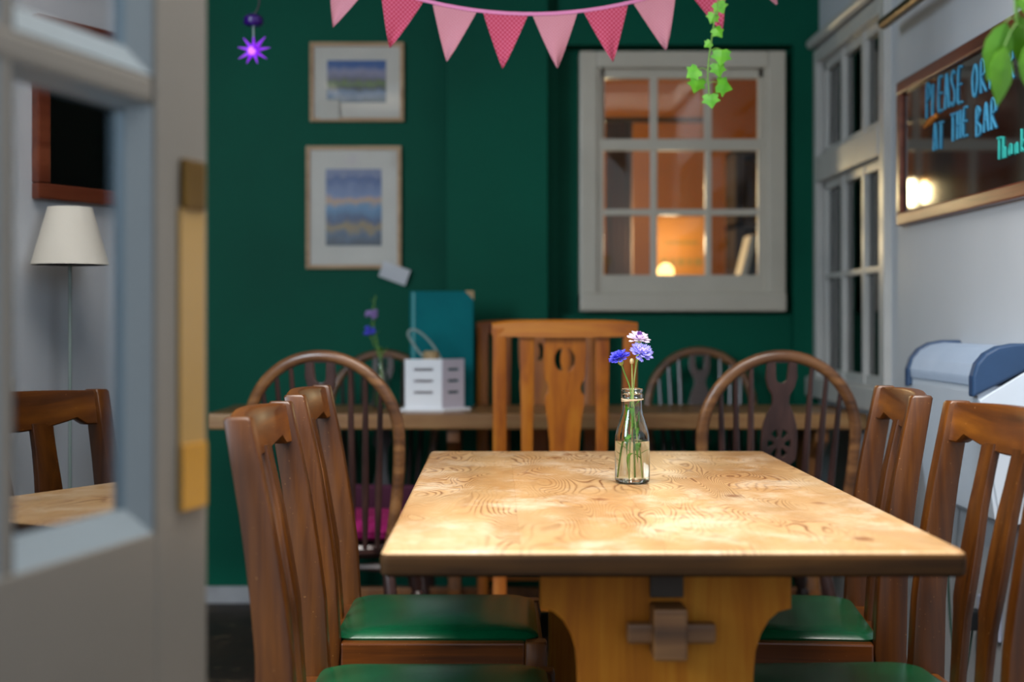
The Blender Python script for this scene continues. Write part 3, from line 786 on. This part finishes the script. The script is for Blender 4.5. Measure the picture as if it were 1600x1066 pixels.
def putw(loc, rz, label, sc=(1, 1, 1)):
    c = copy_tree(wa); c.location = loc; c.rotation_euler = (0, 0, rz); c.scale = sc; c['label'] = label; return c
putw((.725, 3.70, 0), radians(3), 'dark wheelback hoop chair in front of the white radiator wall, right of flowers', (1.09, 1.0, 1.03))
putw((.722, 4.975, 0), pi, 'dark wheelback chair behind the back table, below the sash window', (1.02, 1, 1.01))
putw((-.40, 4.975, 0), pi, 'dark wheelback chair behind the back table, partly hidden by the white lantern', (1.02, 1, 1.0))
# cushion
cu = empty('seat_cushion', 'magenta cushion with a plum upright pad lying on left wheelback chair', 'cushion', (-.437, 3.70, .462), radians(-9))
mb = MB()
S_ = [rr(.16, .13, .05, 0), rr(.185, .155, .06, .012), rr(.19, .16, .06, .028), rr(.175, .145, .06, .046), rr(.12, .10, .05, .056), rr(.03, .03, .02, .058)]
mb.loft([[p+Vector((0, .185, 0)) for p in s] for s in S_]); mb.build('pad', M_magenta, cu, True)
mb = MB()
mb.box((-.17, .33, .03), (.20, .36, .115), .012, seg=3); mb.build('back_pad', M_magdark, cu, True)

# ================================================================== ORANGE SPLAT BACK CHAIR
def make_splat_chair(name, label, group):
    r = empty(name, label, 'chair', group=group)    # +y towards seat front, back at y~0
    def ln(z): return -.10*max(0, z-.44)-.0
    WX = .194
    for s in (-1, 1):
        mb = MB(); secs = []
        for k in range(15):
            z = 1.02*k/14; secs.append(rsec(s*WX, ln(z)+.02 - (.45-z)*.10*(z < .45), z, .021, .016, .005))
        mb.loft(secs); mb.build('leg', M_orange, r, True)
        MB().loft([rsec(s*.19, .40, 0, .015, .015, .004), rsec(s*.19, .39, .44, .021, .021, .004)]).build('leg', M_orange, r, True)
        MB().box((s*WX-.01, .035, .385), (s*WX+.01, .372, .44), .004).build('seat_rail', M_orange, r)
        MB().box((s*WX-.009, .03, .16), (s*WX+.009, .385, .185), .003).build('stretcher', M_orange, r)
    mb = MB(); secs = []
    for i in range(25):
        t = -1+2*i/24; x = t*(WX+.022); zt = 1.046-.010*abs(t)**4-.002*(1-t*t); zb = .998-.004*(1-t*t)
        yc = ln(1.0)+.02-.012*(1-t*t)
        secs.append([Vector((x, yc-.014, zb)), Vector((x, yc+.014, zb)), Vector((x, yc+.013, zt-.006)), Vector((x, yc+.007, zt)), Vector((x, yc-.007, zt)), Vector((x, yc-.014, zt-.006))])
    mb.loft(secs); mb.build('top_rail', M_orangex, r, True)
    for s in (-1, 1):
        MB().loft([rsec(s*(.112), ln(z)+.02, z, .019+.002*sin(z*8), .008, .003) for z in (.50, .6, .7, .8, .9, 1.0)]).build('slat', M_orange, r, True)
    # vase splat
    half = [(.060, .998), (.062, .95), (.060, .90), (.058, .875), (.050, .865), (.046, .85), (.050, .835), (.058, .828), (.057, .80), (.050, .76), (.044, .70), (.040, .62), (.040, .50)]
    outer = half+[(-x, z) for x, z in reversed(half)]
    def arcp(cx, cz, rx_, rz_, a0, a1, n): return [(cx+rx_*cos(radians(a0+(a1-a0)*i/n)), cz+rz_*sin(radians(a0+(a1-a0)*i/n))) for i in range(n+1)]
    cz_ = .925
    h1 = arcp(-.004, cz_+.006, .028, .036, 100, 260, 8)+arcp(-.002, cz_+.006, .010, .027, 250, 110, 5)
    h2 = [(-x, z) for x, z in h1]
    sh = Matrix(((1, 0, 0, 0), (0, -.10, -1, .10*.44+.02), (0, 1, 0, 0), (0, 0, 0, 1)))
    plate('splat', outer, [h1, h2], .012, M_orange, r, sh, .0015)
    MB().box((-.175, .012, .475), (.175, .030, .515), .003).build('back_rail', M_orangex, r)
    MB().box((-.173, .015, .385), (.173, .035, .44), .003).build('seat_rail', M_orangex, r)
    MB().box((-.17, .38, .385), (.17, .40, .44), .003).build('seat_rail', M_orangex, r)
    MB().box((-.200, .045, .44), (.200, .405, .462), .008, seg=3).build('seat', M_orangex, r)
    MB().box((-.185, .21, .165), (.185, .228, .182), .003).build('stretcher', M_orangex, r)
    return r
sc_ = make_splat_chair('splat_back_chair', 'orange brown splat back chair with pierced circle, front of the back table', 'orange splat back chairs at the back table')
sc_.location = (at(881, 0, 4.10).x, 4.08, 0); sc_.scale = (.955, 1, 1)
c = copy_tree(sc_); c.location = (at(838, 0, 4.99).x, 5.0, 0); c.rotation_euler = (0, 0, pi); c.scale = (.97, .93, 1)
c['label'] = 'brown splat back chair against the green wall, mostly hidden behind the nearer orange one'

# ================================================================== LONG BACK TABLE
TB0, TB1 = 4.46, 4.93
bt2 = empty('long_table', 'long narrow pine table along the green back wall, full of small things', 'table', (.13, 4.69, 0))
MB().box((-.905-.13, TB0-4.69, .70), (RX-.004-.13, TB1-4.69, .75), .007, seg=3).build('tabletop', M_back, bt2)
YZ = Matrix(((0, 0, 1, 0), (1, 0, 0, 0), (0, 1, 0, 0), (0, 0, 0, 1)))   # x,y -> y,z  (extrude along x)
for x in (-.67, -.135, 1.03):
    hf = [(.20, .70), (.20, .66), (.10, .60), (.07, .45), (.07, .30), (.09, .17), (.15, .12), (.21, .10), (.21, 0), (.17, 0), (.14, .03)]
    plate('trestle', hf+[(-a, c_) for a, c_ in reversed(hf)], [], .04, M_backleg, bt2, Matrix.Translation((x-.13, 0, 0)) @ YZ, .003)
MB().box((-.65-.13, .05, .115), (1.01-.13, .08, .15), .004).build('stretcher', M_backleg, bt2)

# lantern
p = at(662, 0, 4.60)
la = empty('white_lantern', 'white slotted lantern box with wire handle on the back table', 'lantern', (p.x, 4.62, .75), radians(0))
sx = F/4.58
lw, lh = .118, .160
def slotted(name, x0, x1, y0, mat, par, rot):
    outer = [(x0, 0), (x1, 0), (x1, lh), (x0, lh)]; holes = []
    mid = (x0+x1)/2; hw_ = (x1-x0)*.27
    for z in (.048, .085, .122): holes.append([(mid-hw_, z), (mid+hw_, z), (mid+hw_, z+.010), (mid-hw_, z+.010)])
    return plate(name, outer, holes, .006, mat, par, rot, .001)
# front face x -.06..+.058, side face receding
slotted('front_panel', -.060, .058, 0, M_lantern, la, Matrix.Translation((0, -.02, .006)) @ XZ)
ang = radians(38)
Rz = Matrix.Translation((.061, -.02, .006)) @ Matrix.Rotation(ang, 4, 'Z') @ XZ
slotted('side_panel', .0, .085, 0, M_lanternside, la, Rz)
mb = MB(); q = [(-.060, -.018), (.058, -.018), (.128, .034), (.02, .05), (-.055, .05)]
mb.loft([[Vector((x, y, .157)) for x, y in q], [Vector((x, y, .165)) for x, y in q]]); mb.build('lid', M_lanternside, la)
mb = MB(); q = [(-.075, -.035), (.066, -.035), (.150, .035), (.10, .07), (-.07, .06)]
mb.loft([[Vector((x, y, 0)) for x, y in q], [Vector((x, y, .008)) for x, y in q]]); mb.build('base', M_lantern, la)
mb = MB(); mb.box((-.058, .045, .008), (.06, .05, .158)); mb.build('back_panel', M_lanternside, la)
MB().lathe([(0, .165), (.027, .165), (.027, .187), (.020, .193), (0, .193)], (.022, .015, 0), 20).build('cap', M_cork, la, True)
hp = smooth_pts([(.005, .01, .166), (-.025, .012, .20), (-.052, .012, .245), (-.040, .012, .262), (-.012, .012, .252), (.025, .014, .215), (.055, .016, .166)], 8)
MB().tube(hp, .0042, 8).build('handle', M_wire, la, True)
# teal folder
a = at(640, 0, 4.78); c = at(740, 0, 4.78)
tf = empty('teal_menu_box', 'tall teal menu box with a tan corner behind the lantern', 'box', ((a.x+c.x)/2, 4.80, .75))
hw = (c.x-a.x)/2; ht = at(0, 455, 4.78).z-.75
MB().box((-hw, -.02, 0), (hw, .03, ht), .005).build('case', M_teal, tf)
MB().box((-hw+.008, -.0215, .002), (-hw+.018, -.0198, ht-.004)).build('spine_line', M_tealspine, tf)
mb = MB(); mb.loft([[Vector((hw-.03, y, ht+.0015)), Vector((hw+.001, y, ht+.0015)), Vector((hw+.001, y, ht-.03))] for y in (-.022, -.018)])
mb.build('corner_tab', M_cork, tf)
# small bottle with wild flowers
p = at(596, 0, 4.78)
sb = empty('flower_bottle', 'small clear bottle of wild flowers left of the white lantern', 'bottle', (p.x, 4.76, .75))
MB().lathe([(0, 0), (.026, 0), (.028, .004), (.028, .09), (.024, .11), (.014, .125), (.0125, .160), (.015, .162), (.015, .168), (.0115, .168), (.010, .16), (.0115, .125), (.021, .108), (.025, .088), (.025, .008), (0, .006)], n=32).build('glass_body', M_glass, sb, True)
MB().lathe([(0, .0055), (.0255, .0075), (.0256, .07), (0, .07)], n=24).build('water', M_water, sb, True)
def wild(label, hx_, hy_, foot, mat, seed, bloom=True, tip=None):
    org = Vector((sb.location.x, 4.76, .757)); h = at(hx_, hy_, 4.76)-org
    r = empty('wild_flower', label, 'flower', org)
    pts = smooth_pts([Vector((foot, .004, .002)), Vector((foot*.3, 0, .10)), Vector((h.x*.12, 0, .165)), Vector((h.x*.7, 0, .165+(h.z-.165)*.6)), h], 6)
    if tip: pts += smooth_pts([h, at(tip[0], tip[1], 4.76)-org], 5)[1:]
    MB().tube(pts, .0022, 6).build('stem', M_stem, r, True)
    rnd = random.Random(seed); mb = MB()
    if bloom:
        for k in range(16):
            v = Vector((rnd.gauss(0, 1), rnd.gauss(0, 1), rnd.gauss(0, 1))).normalized()*rnd.uniform(.008, .019)
            mb.ball(h+v, rnd.uniform(.006, .010), (1, 1, .7), 8)
        mb.build('petals', mat, r, True)
    mb = MB()
    for k in range(7):
        q_ = pts[int(len(pts)*(.5+.48*k/7))]; sd = 1 if k % 2 else -1
        mb.loft([[q_, q_+Vector((.001, .002, .001)), q_+Vector((0, -.002, .001))], [q_+Vector((sd*.008, .004, .006)), q_+Vector((sd*.008, .004, .012)), q_+Vector((sd*.008, -.003, .008))], [q_+Vector((sd*.014, 0, .016)), q_+Vector((sd*.0142, .0005, .0165)), q_+Vector((sd*.0142, -.0005, .016))]])
    mb.build('leaves', M_stem, r)
wild('blue wild flower, lowest in the bottle left of lantern', 577, 517, -.01, M_fblue, 3)
wild('mauve wild flower above the blue one, left of lantern', 581, 491, .008, plain('mauve_petal', '#A58AC8', '#8A70B0', rough=.6, scale=60), 5, True, (587, 462))
wild('green leafy sprig in the small bottle left of lantern', 600, 548, .012, M_stem, 7, False)

# ================================================================== WALL PICTURES
def picture(name, label, x0, y0, x1, y1, ax0, ay0, ax1, ay1, artm, tagc=None):
    Yp = WY-.02
    a = at(x0, y1, Yp); c = at(x1, y0, Yp)
    cx_, cz_ = (a.x+c.x)/2, (a.z+c.z)/2
    r = empty(name, label, 'picture', (cx_, WY, cz_), group='framed pictures on the green wall')
    hw_, hh_ = (c.x-a.x)/2, (c.z-a.z)/2; f = .014
    mb = MB()
    mb.box((-hw_, -.025, -hh_), (-hw_+f, 0, hh_), .002); mb.box((hw_-f, -.025, -hh_), (hw_, 0, hh_), .002)
    mb.box((-hw_+f, -.025, -hh_), (hw_-f, 0, -hh_+f), .002); mb.box((-hw_+f, -.025, hh_-f), (hw_-f, 0, hh_), .002)
    mb.build('frame', M_frame, r)
    MB().box((-hw_+f-.002, -.014, -hh_+f-.002), (hw_-f+.002, -.004, hh_-f+.002)).build('mount', M_mat, r)
    b_ = at(ax0, ay1, Yp); d = at(ax1, ay0, Yp)
    MB().box((b_.x-cx_, -.016, b_.z-cz_), (d.x-cx_, -.0145, d.z-cz_)).build('print', artm, r)
    MB().box((-hw_+f, -.020, -hh_+f), (hw_-f, -.0185, hh_-f)).build('glass', M_pane, r)
    return r
r = picture('framed_picture', 'small framed landscape print hung above the taller seascape', 484, 66, 631, 190, 511, 94, 603, 160, M_art1)
picture('framed_picture', 'taller framed blue seascape print below the small landscape', 478, 228, 627, 420, 509, 264, 596, 384, M_art2)
a = at(499, 186, 5.22); c = at(530, 156, 5.22)
o = MB().box((a.x, 5.2205, a.z), (c.x, 5.2235, c.z)).build('price_label', M_mat); tag(o, 'small white price label tucked in the upper picture', 'label')
p = at(616, 427, 5.21)
o = MB().box((-.052, -.001, -.030), (.052, .001, .030)).build('price_card', M_paper); o.location = (p.x, 5.2195, p.z); o.rotation_euler = (0, radians(20), 0)
tag(o, 'white card tilted at the lower right corner of seascape', 'card')

# ================================================================== BUNTING
def by_(px): return 22-22*((px-830)/170.0)**2
YB = 3.3
bu = empty('bunting', 'string of red and pink gingham pennants hanging across the top', 'bunting', at(830, by_(830), YB))
org = at(830, by_(830), YB)
pts = []
for i in range(61):
    px = 76+(1560-76)*i/60; pts.append(at(px, by_(px), YB)-org)
pts = [p for p in pts if p.z+org.z < CZ-.002]
mb = MB(); secs = []
for p in pts: secs.append([p+Vector((0, dy, dz)) for dy, dz in ((-.002, -.004), (-.002, .004), (.002, .004), (.002, -.004))])
mb.loft(secs); mb.build('ribbon', M_ribbon, bu)
fl = [(455, 'p', 0), (548, 'p', .14), (629, 'r', .12), (711, 'p', .05), (790, 'r', .02), (867, 'p', -.02), (946, 'r', -.08), (1022, 'p', -.10), (1101, 'r', -.12), (1180, 'p', -.1), (380, 'r', .1)]
for i, (px, k, tilt) in enumerate(fl):
    c = at(px, by_(px), YB)-org; hw_ = 34*YB/F; hh_ = 84*YB/F
    slope = math.atan2((by_(px-20)-by_(px+20)), 40)
    mb = MB(); n = 8; m_ = 12; front = []; rnd = random.Random(i)
    ph = rnd.uniform(0, 6)
    grid = []
    for j in range(m_+1):
        t = j/m_; hwj = hw_*(1-t)**.92+.0015
        row = []
        for q_ in range(n+1):
            u = -1+2*q_/n
            v = Vector((u*hwj, .006*sin(u*2.2+ph+t*2)*t*1.3, -.002-t*hh_))
            row.append(v)
        grid.append(row)
    rot = Matrix.Rotation(-slope*.9-tilt*.3, 4, 'Y')
    V1 = [[mb.bm.verts.new(c+rot @ v) for v in row] for row in grid]
    V2 = [[mb.bm.verts.new(c+rot @ (v+Vector((0, .0012, 0)))) for v in row] for row in grid]
    for j in range(m_):
        for q_ in range(n):
            mb.bm.faces.new((V1[j][q_], V1[j][q_+1], V1[j+1][q_+1], V1[j+1][q_])); mb.bm.faces.new((V2[j][q_], V2[j+1][q_], V2[j+1][q_+1], V2[j][q_+1]))
    for j in range(m_):
        mb.bm.faces.new((V1[j][0], V1[j+1][0], V2[j+1][0], V2[j][0])); mb.bm.faces.new((V1[j][n], V2[j][n], V2[j+1][n], V1[j+1][n]))
    mb.build('pennant', M_flagred if k == 'r' else M_flagpink, bu, True)

# ================================================================== PURPLE STAR LIGHT
p = at(396, 79, 3.9)
sl = empty('star_light', 'glowing purple star shaped fairy light hanging at upper left', 'light', p)
mb = MB(); rnd = random.Random(5)
dirs = []
for k in range(9):
    a = 2*pi*k/9+.15; dirs.append(Vector((cos(a), rnd.uniform(-.5, .1), sin(a))).normalized())
dirs += [Vector((.3, -1, .2)).normalized(), Vector((-.4, 1, -.3)).normalized(), Vector((.3, .9, .5)).normalized()]
for d in dirs:
    Ls = .048*rnd.uniform(.85, 1.08); u = d.orthogonal().normalized(); v = d.cross(u)
    mb.loft([[d*.004+(u*cos(a)+v*sin(a))*.0085 for a in (0, pi/2, pi, 3*pi/2)], [d*Ls+(u*cos(a)+v*sin(a))*.0008 for a in (0, pi/2, pi, 3*pi/2)]])
mb.build('star', M_star, sl)
MB().ball((-.002, -.014, -.003), .011).build('bulb', M_starcore, sl, True)
MB().lathe([(0, .068), (.020, .068), (.027, .074), (.027, .088), (.020, .096), (.006, .100), (0, .1)], n=20).build('cap', M_starcap, sl, True)
MB().tube(smooth_pts([(0, 0, .02), (0, 0, .07)], 2), .0025, 6).build('socket', M_wire, sl, True)
zc = CZ-p.z
MB().tube(smooth_pts([(0, 0, .098), (.012, 0, .115), (.016, 0, .14), (.012, 0, .2), (.01, 0, zc*.7), (.01, 0, zc-.001)], 6), .0028, 6).build('cord', M_black, sl, True)

# ================================================================== HANGING IVY + NEAR PLANT
def leaf(mb, c, d, nrm, s, lobed=True):
    d = d.normalized(); nrm = (nrm-d*nrm.dot(d)).normalized(); u = d.cross(nrm)
    if lobed: o2 = [(0, 0), (.30, -.12), (.62, .02), (.50, .28), (.72, .48), (.36, .62), (.0, 1.05), (-.36, .62), (-.72, .48), (-.50, .28), (-.62, .02), (-.30, -.12)]
    else: o2 = [(0, 0), (.16, .15), (.24, .38), (.22, .6), (.12, .82), (0, 1.05), (-.12, .82), (-.22, .6), (-.24, .38), (-.16, .15)]
    f = lambda x, y, dz: c+u*(x*s)+d*(y*s)+nrm*(dz-.22*abs(x)*s-.15*y*y*s)
    a = [f(x, y, 0) for x, y in o2]; b_ = [f(x, y, .0008) for x, y in o2]
    mid0 = mb.bm.verts.new(f(0, .42, 0)); mid1 = mb.bm.verts.new(f(0, .42, .0008))
    A = [mb.bm.verts.new(v) for v in a]; B = [mb.bm.verts.new(v) for v in b_]; n = len(A)
    for i in range(n):
        j = (i+1) % n
        mb.bm.faces.new((A[i], A[j], mid0)); mb.bm.faces.new((B[j], B[i], mid1)); mb.bm.faces.new((A[i], B[i], B[j], A[j]))
def vine(name, label, pts2, leaves, Y, ls, mat, catg='plant', lobed=True, st_m=None):
    org = at(pts2[0][0], pts2[0][1], Y); org.z = CZ
    r = empty(name, label, catg, org)
    P0 = [Vector((0, 0, 0))]+[at(a, b_, Y)-org for a, b_ in pts2]
    pp = smooth_pts(P0, 8); MB().tube(pp, .0018, 6).build('stem', st_m or M_stem, r, True)
    rnd = random.Random(len(label)); k_ = 0
    for (a, b_, sz, dx, dz) in leaves:
        c = at(a, b_, Y)-org
        q_ = min(pp, key=lambda v: (v-c).length)
        if (q_-c).length > .004: MB().tube([q_, (q_+c)/2+Vector((0, 0, .004)), c], .001, 5).build('leaf_stalk', M_stem, r, True)
        mb = MB(); leaf(mb, c, Vector((dx, rnd.uniform(-.3, .3), dz)), Vector((rnd.uniform(-.4, .4), -1, .3)), sz*ls, lobed)
        mb.build('leaf', mat, r)
vine('hanging_ivy', 'trailing green ivy sprig hanging in front of the sash window', [(1122, -20), (1118, 20), (1112, 60), (1106, 110), (1108, 150)],
     [(1128, 78, 1.05, -.1, -1), (1121, 100, .9, .2, -1), (1090, 108, .9, -.7, -.5), (1092, 124, .95, -.3, -1), (1122, 130, 1.1, 1, -.3), (1110, 148, .9, .1, -1), (1118, 44, .75, .6, -.8), (1116, 22, .7, -.4, -1), (1122, 4, .8, .5, -1), (1110, 66, .5, -.8, -.6)], 3.2, .034, M_ivy)
vine('hanging_plant', 'bright green leafy plant hanging close at the top right corner', [(1590, -60), (1586, -20), (1592, 10)],
     [(1572, 34, 1.5, -.25, -1), (1596, 25, 1.3, .15, -1), (1584, -8, 1.2, .7, -.4), (1612, 60, 1.6, .1, -1), (1570, 72, 1.5, -.1, -1), (1610, 10, 1.4, .8, -.8)], 1.75, .048, M_leafg, 'plant', False)

# ================================================================== CHALKBOARD
BYa, BYb, BZ0, BZ1 = 2.58, 4.075, 1.312, 1.722
cb = empty('chalkboard', 'framed chalkboard with blue chalk lettering on the white right wall', 'chalkboard', (RX, (BYa+BYb)/2, BZ0))
yc = (BYa+BYb)/2; hl = (BYb-BYa)/2; hh_ = BZ1-BZ0; f = .036; d0 = -.024
mb = MB()
mb.box((d0, -hl, 0), (0, hl, f), .005); mb.box((d0, -hl, hh_-f), (0, hl, hh_), .005); mb.box((d0, -hl, f), (0, -hl+f, hh_-f), .005); mb.box((d0, hl-f, f), (0, hl, hh_-f), .005)
mb.build('frame', M_boardframe, cb)
MB().box((-.012, -hl+f-.002, f-.002), (-.004, hl-f+.002, hh_-f+.002)).build('slate', M_board, cb)
GL = {
 'P': [[(0, 0), (.05, 1), (.55, .95), (.6, .65), (.05, .5)]],
 'L': [[(.1, 1), (0, .02), (.6, .0)]],
 'E': [[(.6, 1), (.1, .95), (.0, .05), (.6, .0)], [(.05, .5), (.5, .52)]],
 'A': [[(0, 0), (.3, 1), (.65, 0)], [(.1, .4), (.55, .4)]],
 'S': [[(.6, .9), (.3, 1), (.05, .75), (.5, .4), (.5, .1), (.2, 0), (0, .12)]],
 'O': [[(.3, 1), (.0, .6), (.1, .08), (.4, 0), (.62, .5), (.5, .92), (.3, 1)]],
 'R': [[(0, 0), (.05, 1), (.5, .95), (.55, .62), (.05, .5), (.65, 0)]],
 'D': [[(.05, 0), (.08, 1), (.5, .8), (.6, .35), (.05, 0)]],
 'T': [[(0, 1), (.65, .98)], [(.32, 1), (.3, 0)]],
 'H': [[(.05, 1), (0, 0)], [(.55, 1), (.55, 0)], [(.02, .5), (.55, .5)]],
 'B': [[(0, 0), (.05, 1), (.5, .85), (.1, .53), (.6, .3), (.5, .03), (0, 0)]],
 'h': [[(0, 1), (0, 0), (.1, .4), (.3, .45), (.35, 0)]], 'a': [[(.4, .4), (.15, .45), (0, .2), (.1, 0), (.35, .15), (.4, .45), (.45, 0)]],
 'n': [[(0, .45), (.02, 0), (.1, .35), (.3, .45), (.35, 0)]], 'k': [[(0, 1), (0, 0)], [(.35, .5), (.02, .2), (.35, 0)]],
 'y': [[(0, .45), (.1, .05), (.35, .1)], [(.38, .45), (.35, -.35), (.1, -.4)]], 'o': [[(.2, .45), (0, .2), (.15, 0), (.35, .2), (.2, .45)]], 'u': [[(0, .45), (.05, .03), (.3, .08), (.35, .45), (.38, 0)]],
}
def yx(px): return (RX-.013)*F/(px-CX)
def chalkline(text, pxa, pya_top, pya_bot, pxb, mat, name, adv=.85, sl=.0):
    Ya, Yb = yx(pxa), yx(pxb)
    zt = H-(pya_top-HY)*Ya/F; zb = H-(pya_bot-HY)*Ya/F; h = zt-zb
    n = len(text); step = (Ya-Yb)/n
    for i, ch_ in enumerate(text):
        if ch_ == ' ': continue
        mb = MB()
        for stroke in GL[ch_]:
            wd = step*.95; pts = []
            jit = random.Random(i*7+len(text))
            z0 = zb+jit.uniform(-.06, .06)*h+sl*i
            for (u, v) in [(p.x, p.y) for p in smooth_pts([Vector((a, b_, 0)) for a, b_ in stroke], 4)]:
                pts.append(Vector((-.0135, (Ya-i*step-u*wd)-yc, z0+v*h-BZ0)))
            mb.tube(pts, .0032 if h > .05 else .0025, 6)
        mb.build(name, mat, cb, True)
chalkline('PLEASE', 1448, 136, 187, 1508, M_chalk, 'letter', sl=.001)
chalkline('ORDER', 1520, 104, 152, 1590, M_chalk, 'letter')
chalkline('AT THE', 1459, 196, 237, 1516, M_chalk, 'letter', sl=.002)
chalkline('BAR', 1526, 168, 212, 1562, M_chalk, 'letter')
chalkline('Thank you', 1559, 216, 250, 1650, M_chalk2, 'letter')
# carrot-like chalk doodle
mb = MB(); Yd = yx(1452); mb.tube([Vector((-.0135, Yd-yc+.04, H-(196-HY)*Yd/F-BZ0)), Vector((-.0135, Yd-yc-.02, H-(190-HY)*Yd/F-BZ0)), Vector((-.0135, Yd-yc-.06, H-(186-HY)*Yd/F-BZ0))], [.003, .009, .006], 6)
mb.build('orange_doodle', plain('orange_chalk', '#D9822E', rough=.9), cb, True)
# brass picture light
pl_ = empty('picture_light', 'tubular brass picture light above the chalkboard', 'lamp', (RX, 3.45, 1.885))
MB().tube([(-.07, .60, 0), (-.07, .585, 0), (-.07, -.5, 0)], [.012, .017, .017], 14).build('tube', M_brass, pl_, True)
MB().tube([(-.001, 0.05, .0), (-.055, 0.05, .0)], .007, 8).build('bracket', M_brass, pl_, True)
MB().lathe([(0, 0), (.03, 0), (.03, .006), (0, .008)], n=20).transform(Matrix.Translation((-.0005, .05, 0)) @ Matrix.Rotation(-pi/2, 4, 'Y')).build('rose', M_brass, pl_, True)

# ================================================================== WALL HEATER
hY0, hY1 = 3.08, 3.60
he = empty('wall_heater', 'white convector heater with blue end caps fixed on the right wall', 'heater', (RX, (hY0+hY1)/2, .60))
hl = (hY1-hY0)/2
# section: x (negative into room), z above .60
body = [(0, 0), (-.075, 0), (-.085, .01), (-.125, .285), (-.125, .30), (0, .30)]
mb = MB(); mb.loft([[Vector((x, y, z)) for x, z in body] for y in (-hl+.012, hl-.012)]); mb.build('body', M_heat, he, bev=.003)
capc = [(0, .30)]+[(-.125*cos(radians(a))-.0, .30+.085*sin(radians(a))) for a in range(0, 91, 10)]+[(0, .385)]
capc = [(0, .30), (-.128, .30), (-.130, .32), (-.122, .345), (-.104, .366), (-.078, .38), (-.045, .386), (0, .386)]
mb = MB(); mb.loft([[Vector((x, y, z)) for x, z in capc] for y in (-hl+.035, hl-.03)]); mb.build('grille', M_heatgrill, he)
mb = MB()
for i in range(34):
    y = -hl+.045+i*(2*hl-.09)/33
    arc = capc[1:-1]
    secs = [[Vector((x-.0035*(1), y-.0025, z+.002)), Vector((x-.0035, y+.0025, z+.002)), Vector((x+.004, y+.0025, z-.002)), Vector((x+.004, y-.0025, z-.002))] for x, z in arc]
    mb.loft(secs)
mb.build('grille_fin', plain('heater_fin', '#A8B6C8', '#9CABBF', rough=.4), he)
for (ya, yb) in ((-hl-.0, -hl+.035), (hl-.03, hl)):
    o2 = [(x*1.05, .30+(z-.30)*1.08+.0) for x, z in capc]
    o2 = [(x, z-.03 if i in (1,) else z) for i, (x, z) in enumerate(o2)]
    o2[0] = (0, .345); o2[1] = (-.137, .275)
    mb = MB(); mb.loft([[Vector((x, y, z)) for x, z in o2] for y in (ya, yb)]); mb.build('end_cap', M_navy, he, bev=.006)
for s in (-1, 1):
    mb = MB(); mb.loft([[Vector((x, y, z)) for x, z in [(0, .0), (-.075, .0), (-.122, .27), (0, .345)]] for y in (s*hl-.001*s, s*(hl-.014))]); mb.build('side_panel', M_heat, he, bev=.002)
# socket and plug
sk = empty('wall_socket', 'white double socket on the right wall below the heater', 'socket', (RX, 3.36, .34))
MB().box((-.010, -.073, -.043), (0, .073, .043), .004).build('face_plate', M_socket, sk)
mb = MB()
for y in (-.035, .035): mb.box((-.014, y-.006, .015), (-.010, y+.006, .028), .001)
mb.build('switch', M_lantern, sk)
pgd = empty('black_plug', 'black plug pushed in the wall socket with its dark cable', 'plug', (RX-.0105, 3.40, .328))
MB().box((-.038, -.024, -.024), (0, .024, .024), .008, seg=3).build('plug_body', M_black, pgd)
cp = smooth_pts([(-.02, 0, -.022), (-.025, .03, -.12), (-.02, .10, -.15), (-.018, .17, -.05), (-.015, .20, .10), (-.013, .17, .25)], 10)
MB().tube(cp, .0035, 7).build('cable', M_cable, pgd, True)

# ================================================================== FLOOR LAMP (seen in the door glass)
fl_ = empty('floor_lamp', 'floor lamp with white cone shade, seen only in the door glass', 'lamp', (1.072, 2.60, 0))
zb = 1.165
MB().lathe([(.082, zb), (.0805, zb), (.046, zb+.125), (.0475, zb+.126), (.0835, zb)], n=36).build('lamp_shade', M_shade, fl_, True)
MB().tube([(0, 0, .02), (0, 0, zb+.13)], .004, 10).build('pole', M_wire, fl_, True)
MB().lathe([(0, 0), (.11, 0), (.11, .012), (.02, .026), (0, .028)], n=32).build('base', M_brass, fl_, True)
mb = MB()
for a in (0, 2*pi/3, 4*pi/3): mb.tube([(0, 0, zb+.12), (.047*cos(a), .047*sin(a), zb+.124)], .0015, 5)
mb.build('shade_carrier', M_brass, fl_, True)
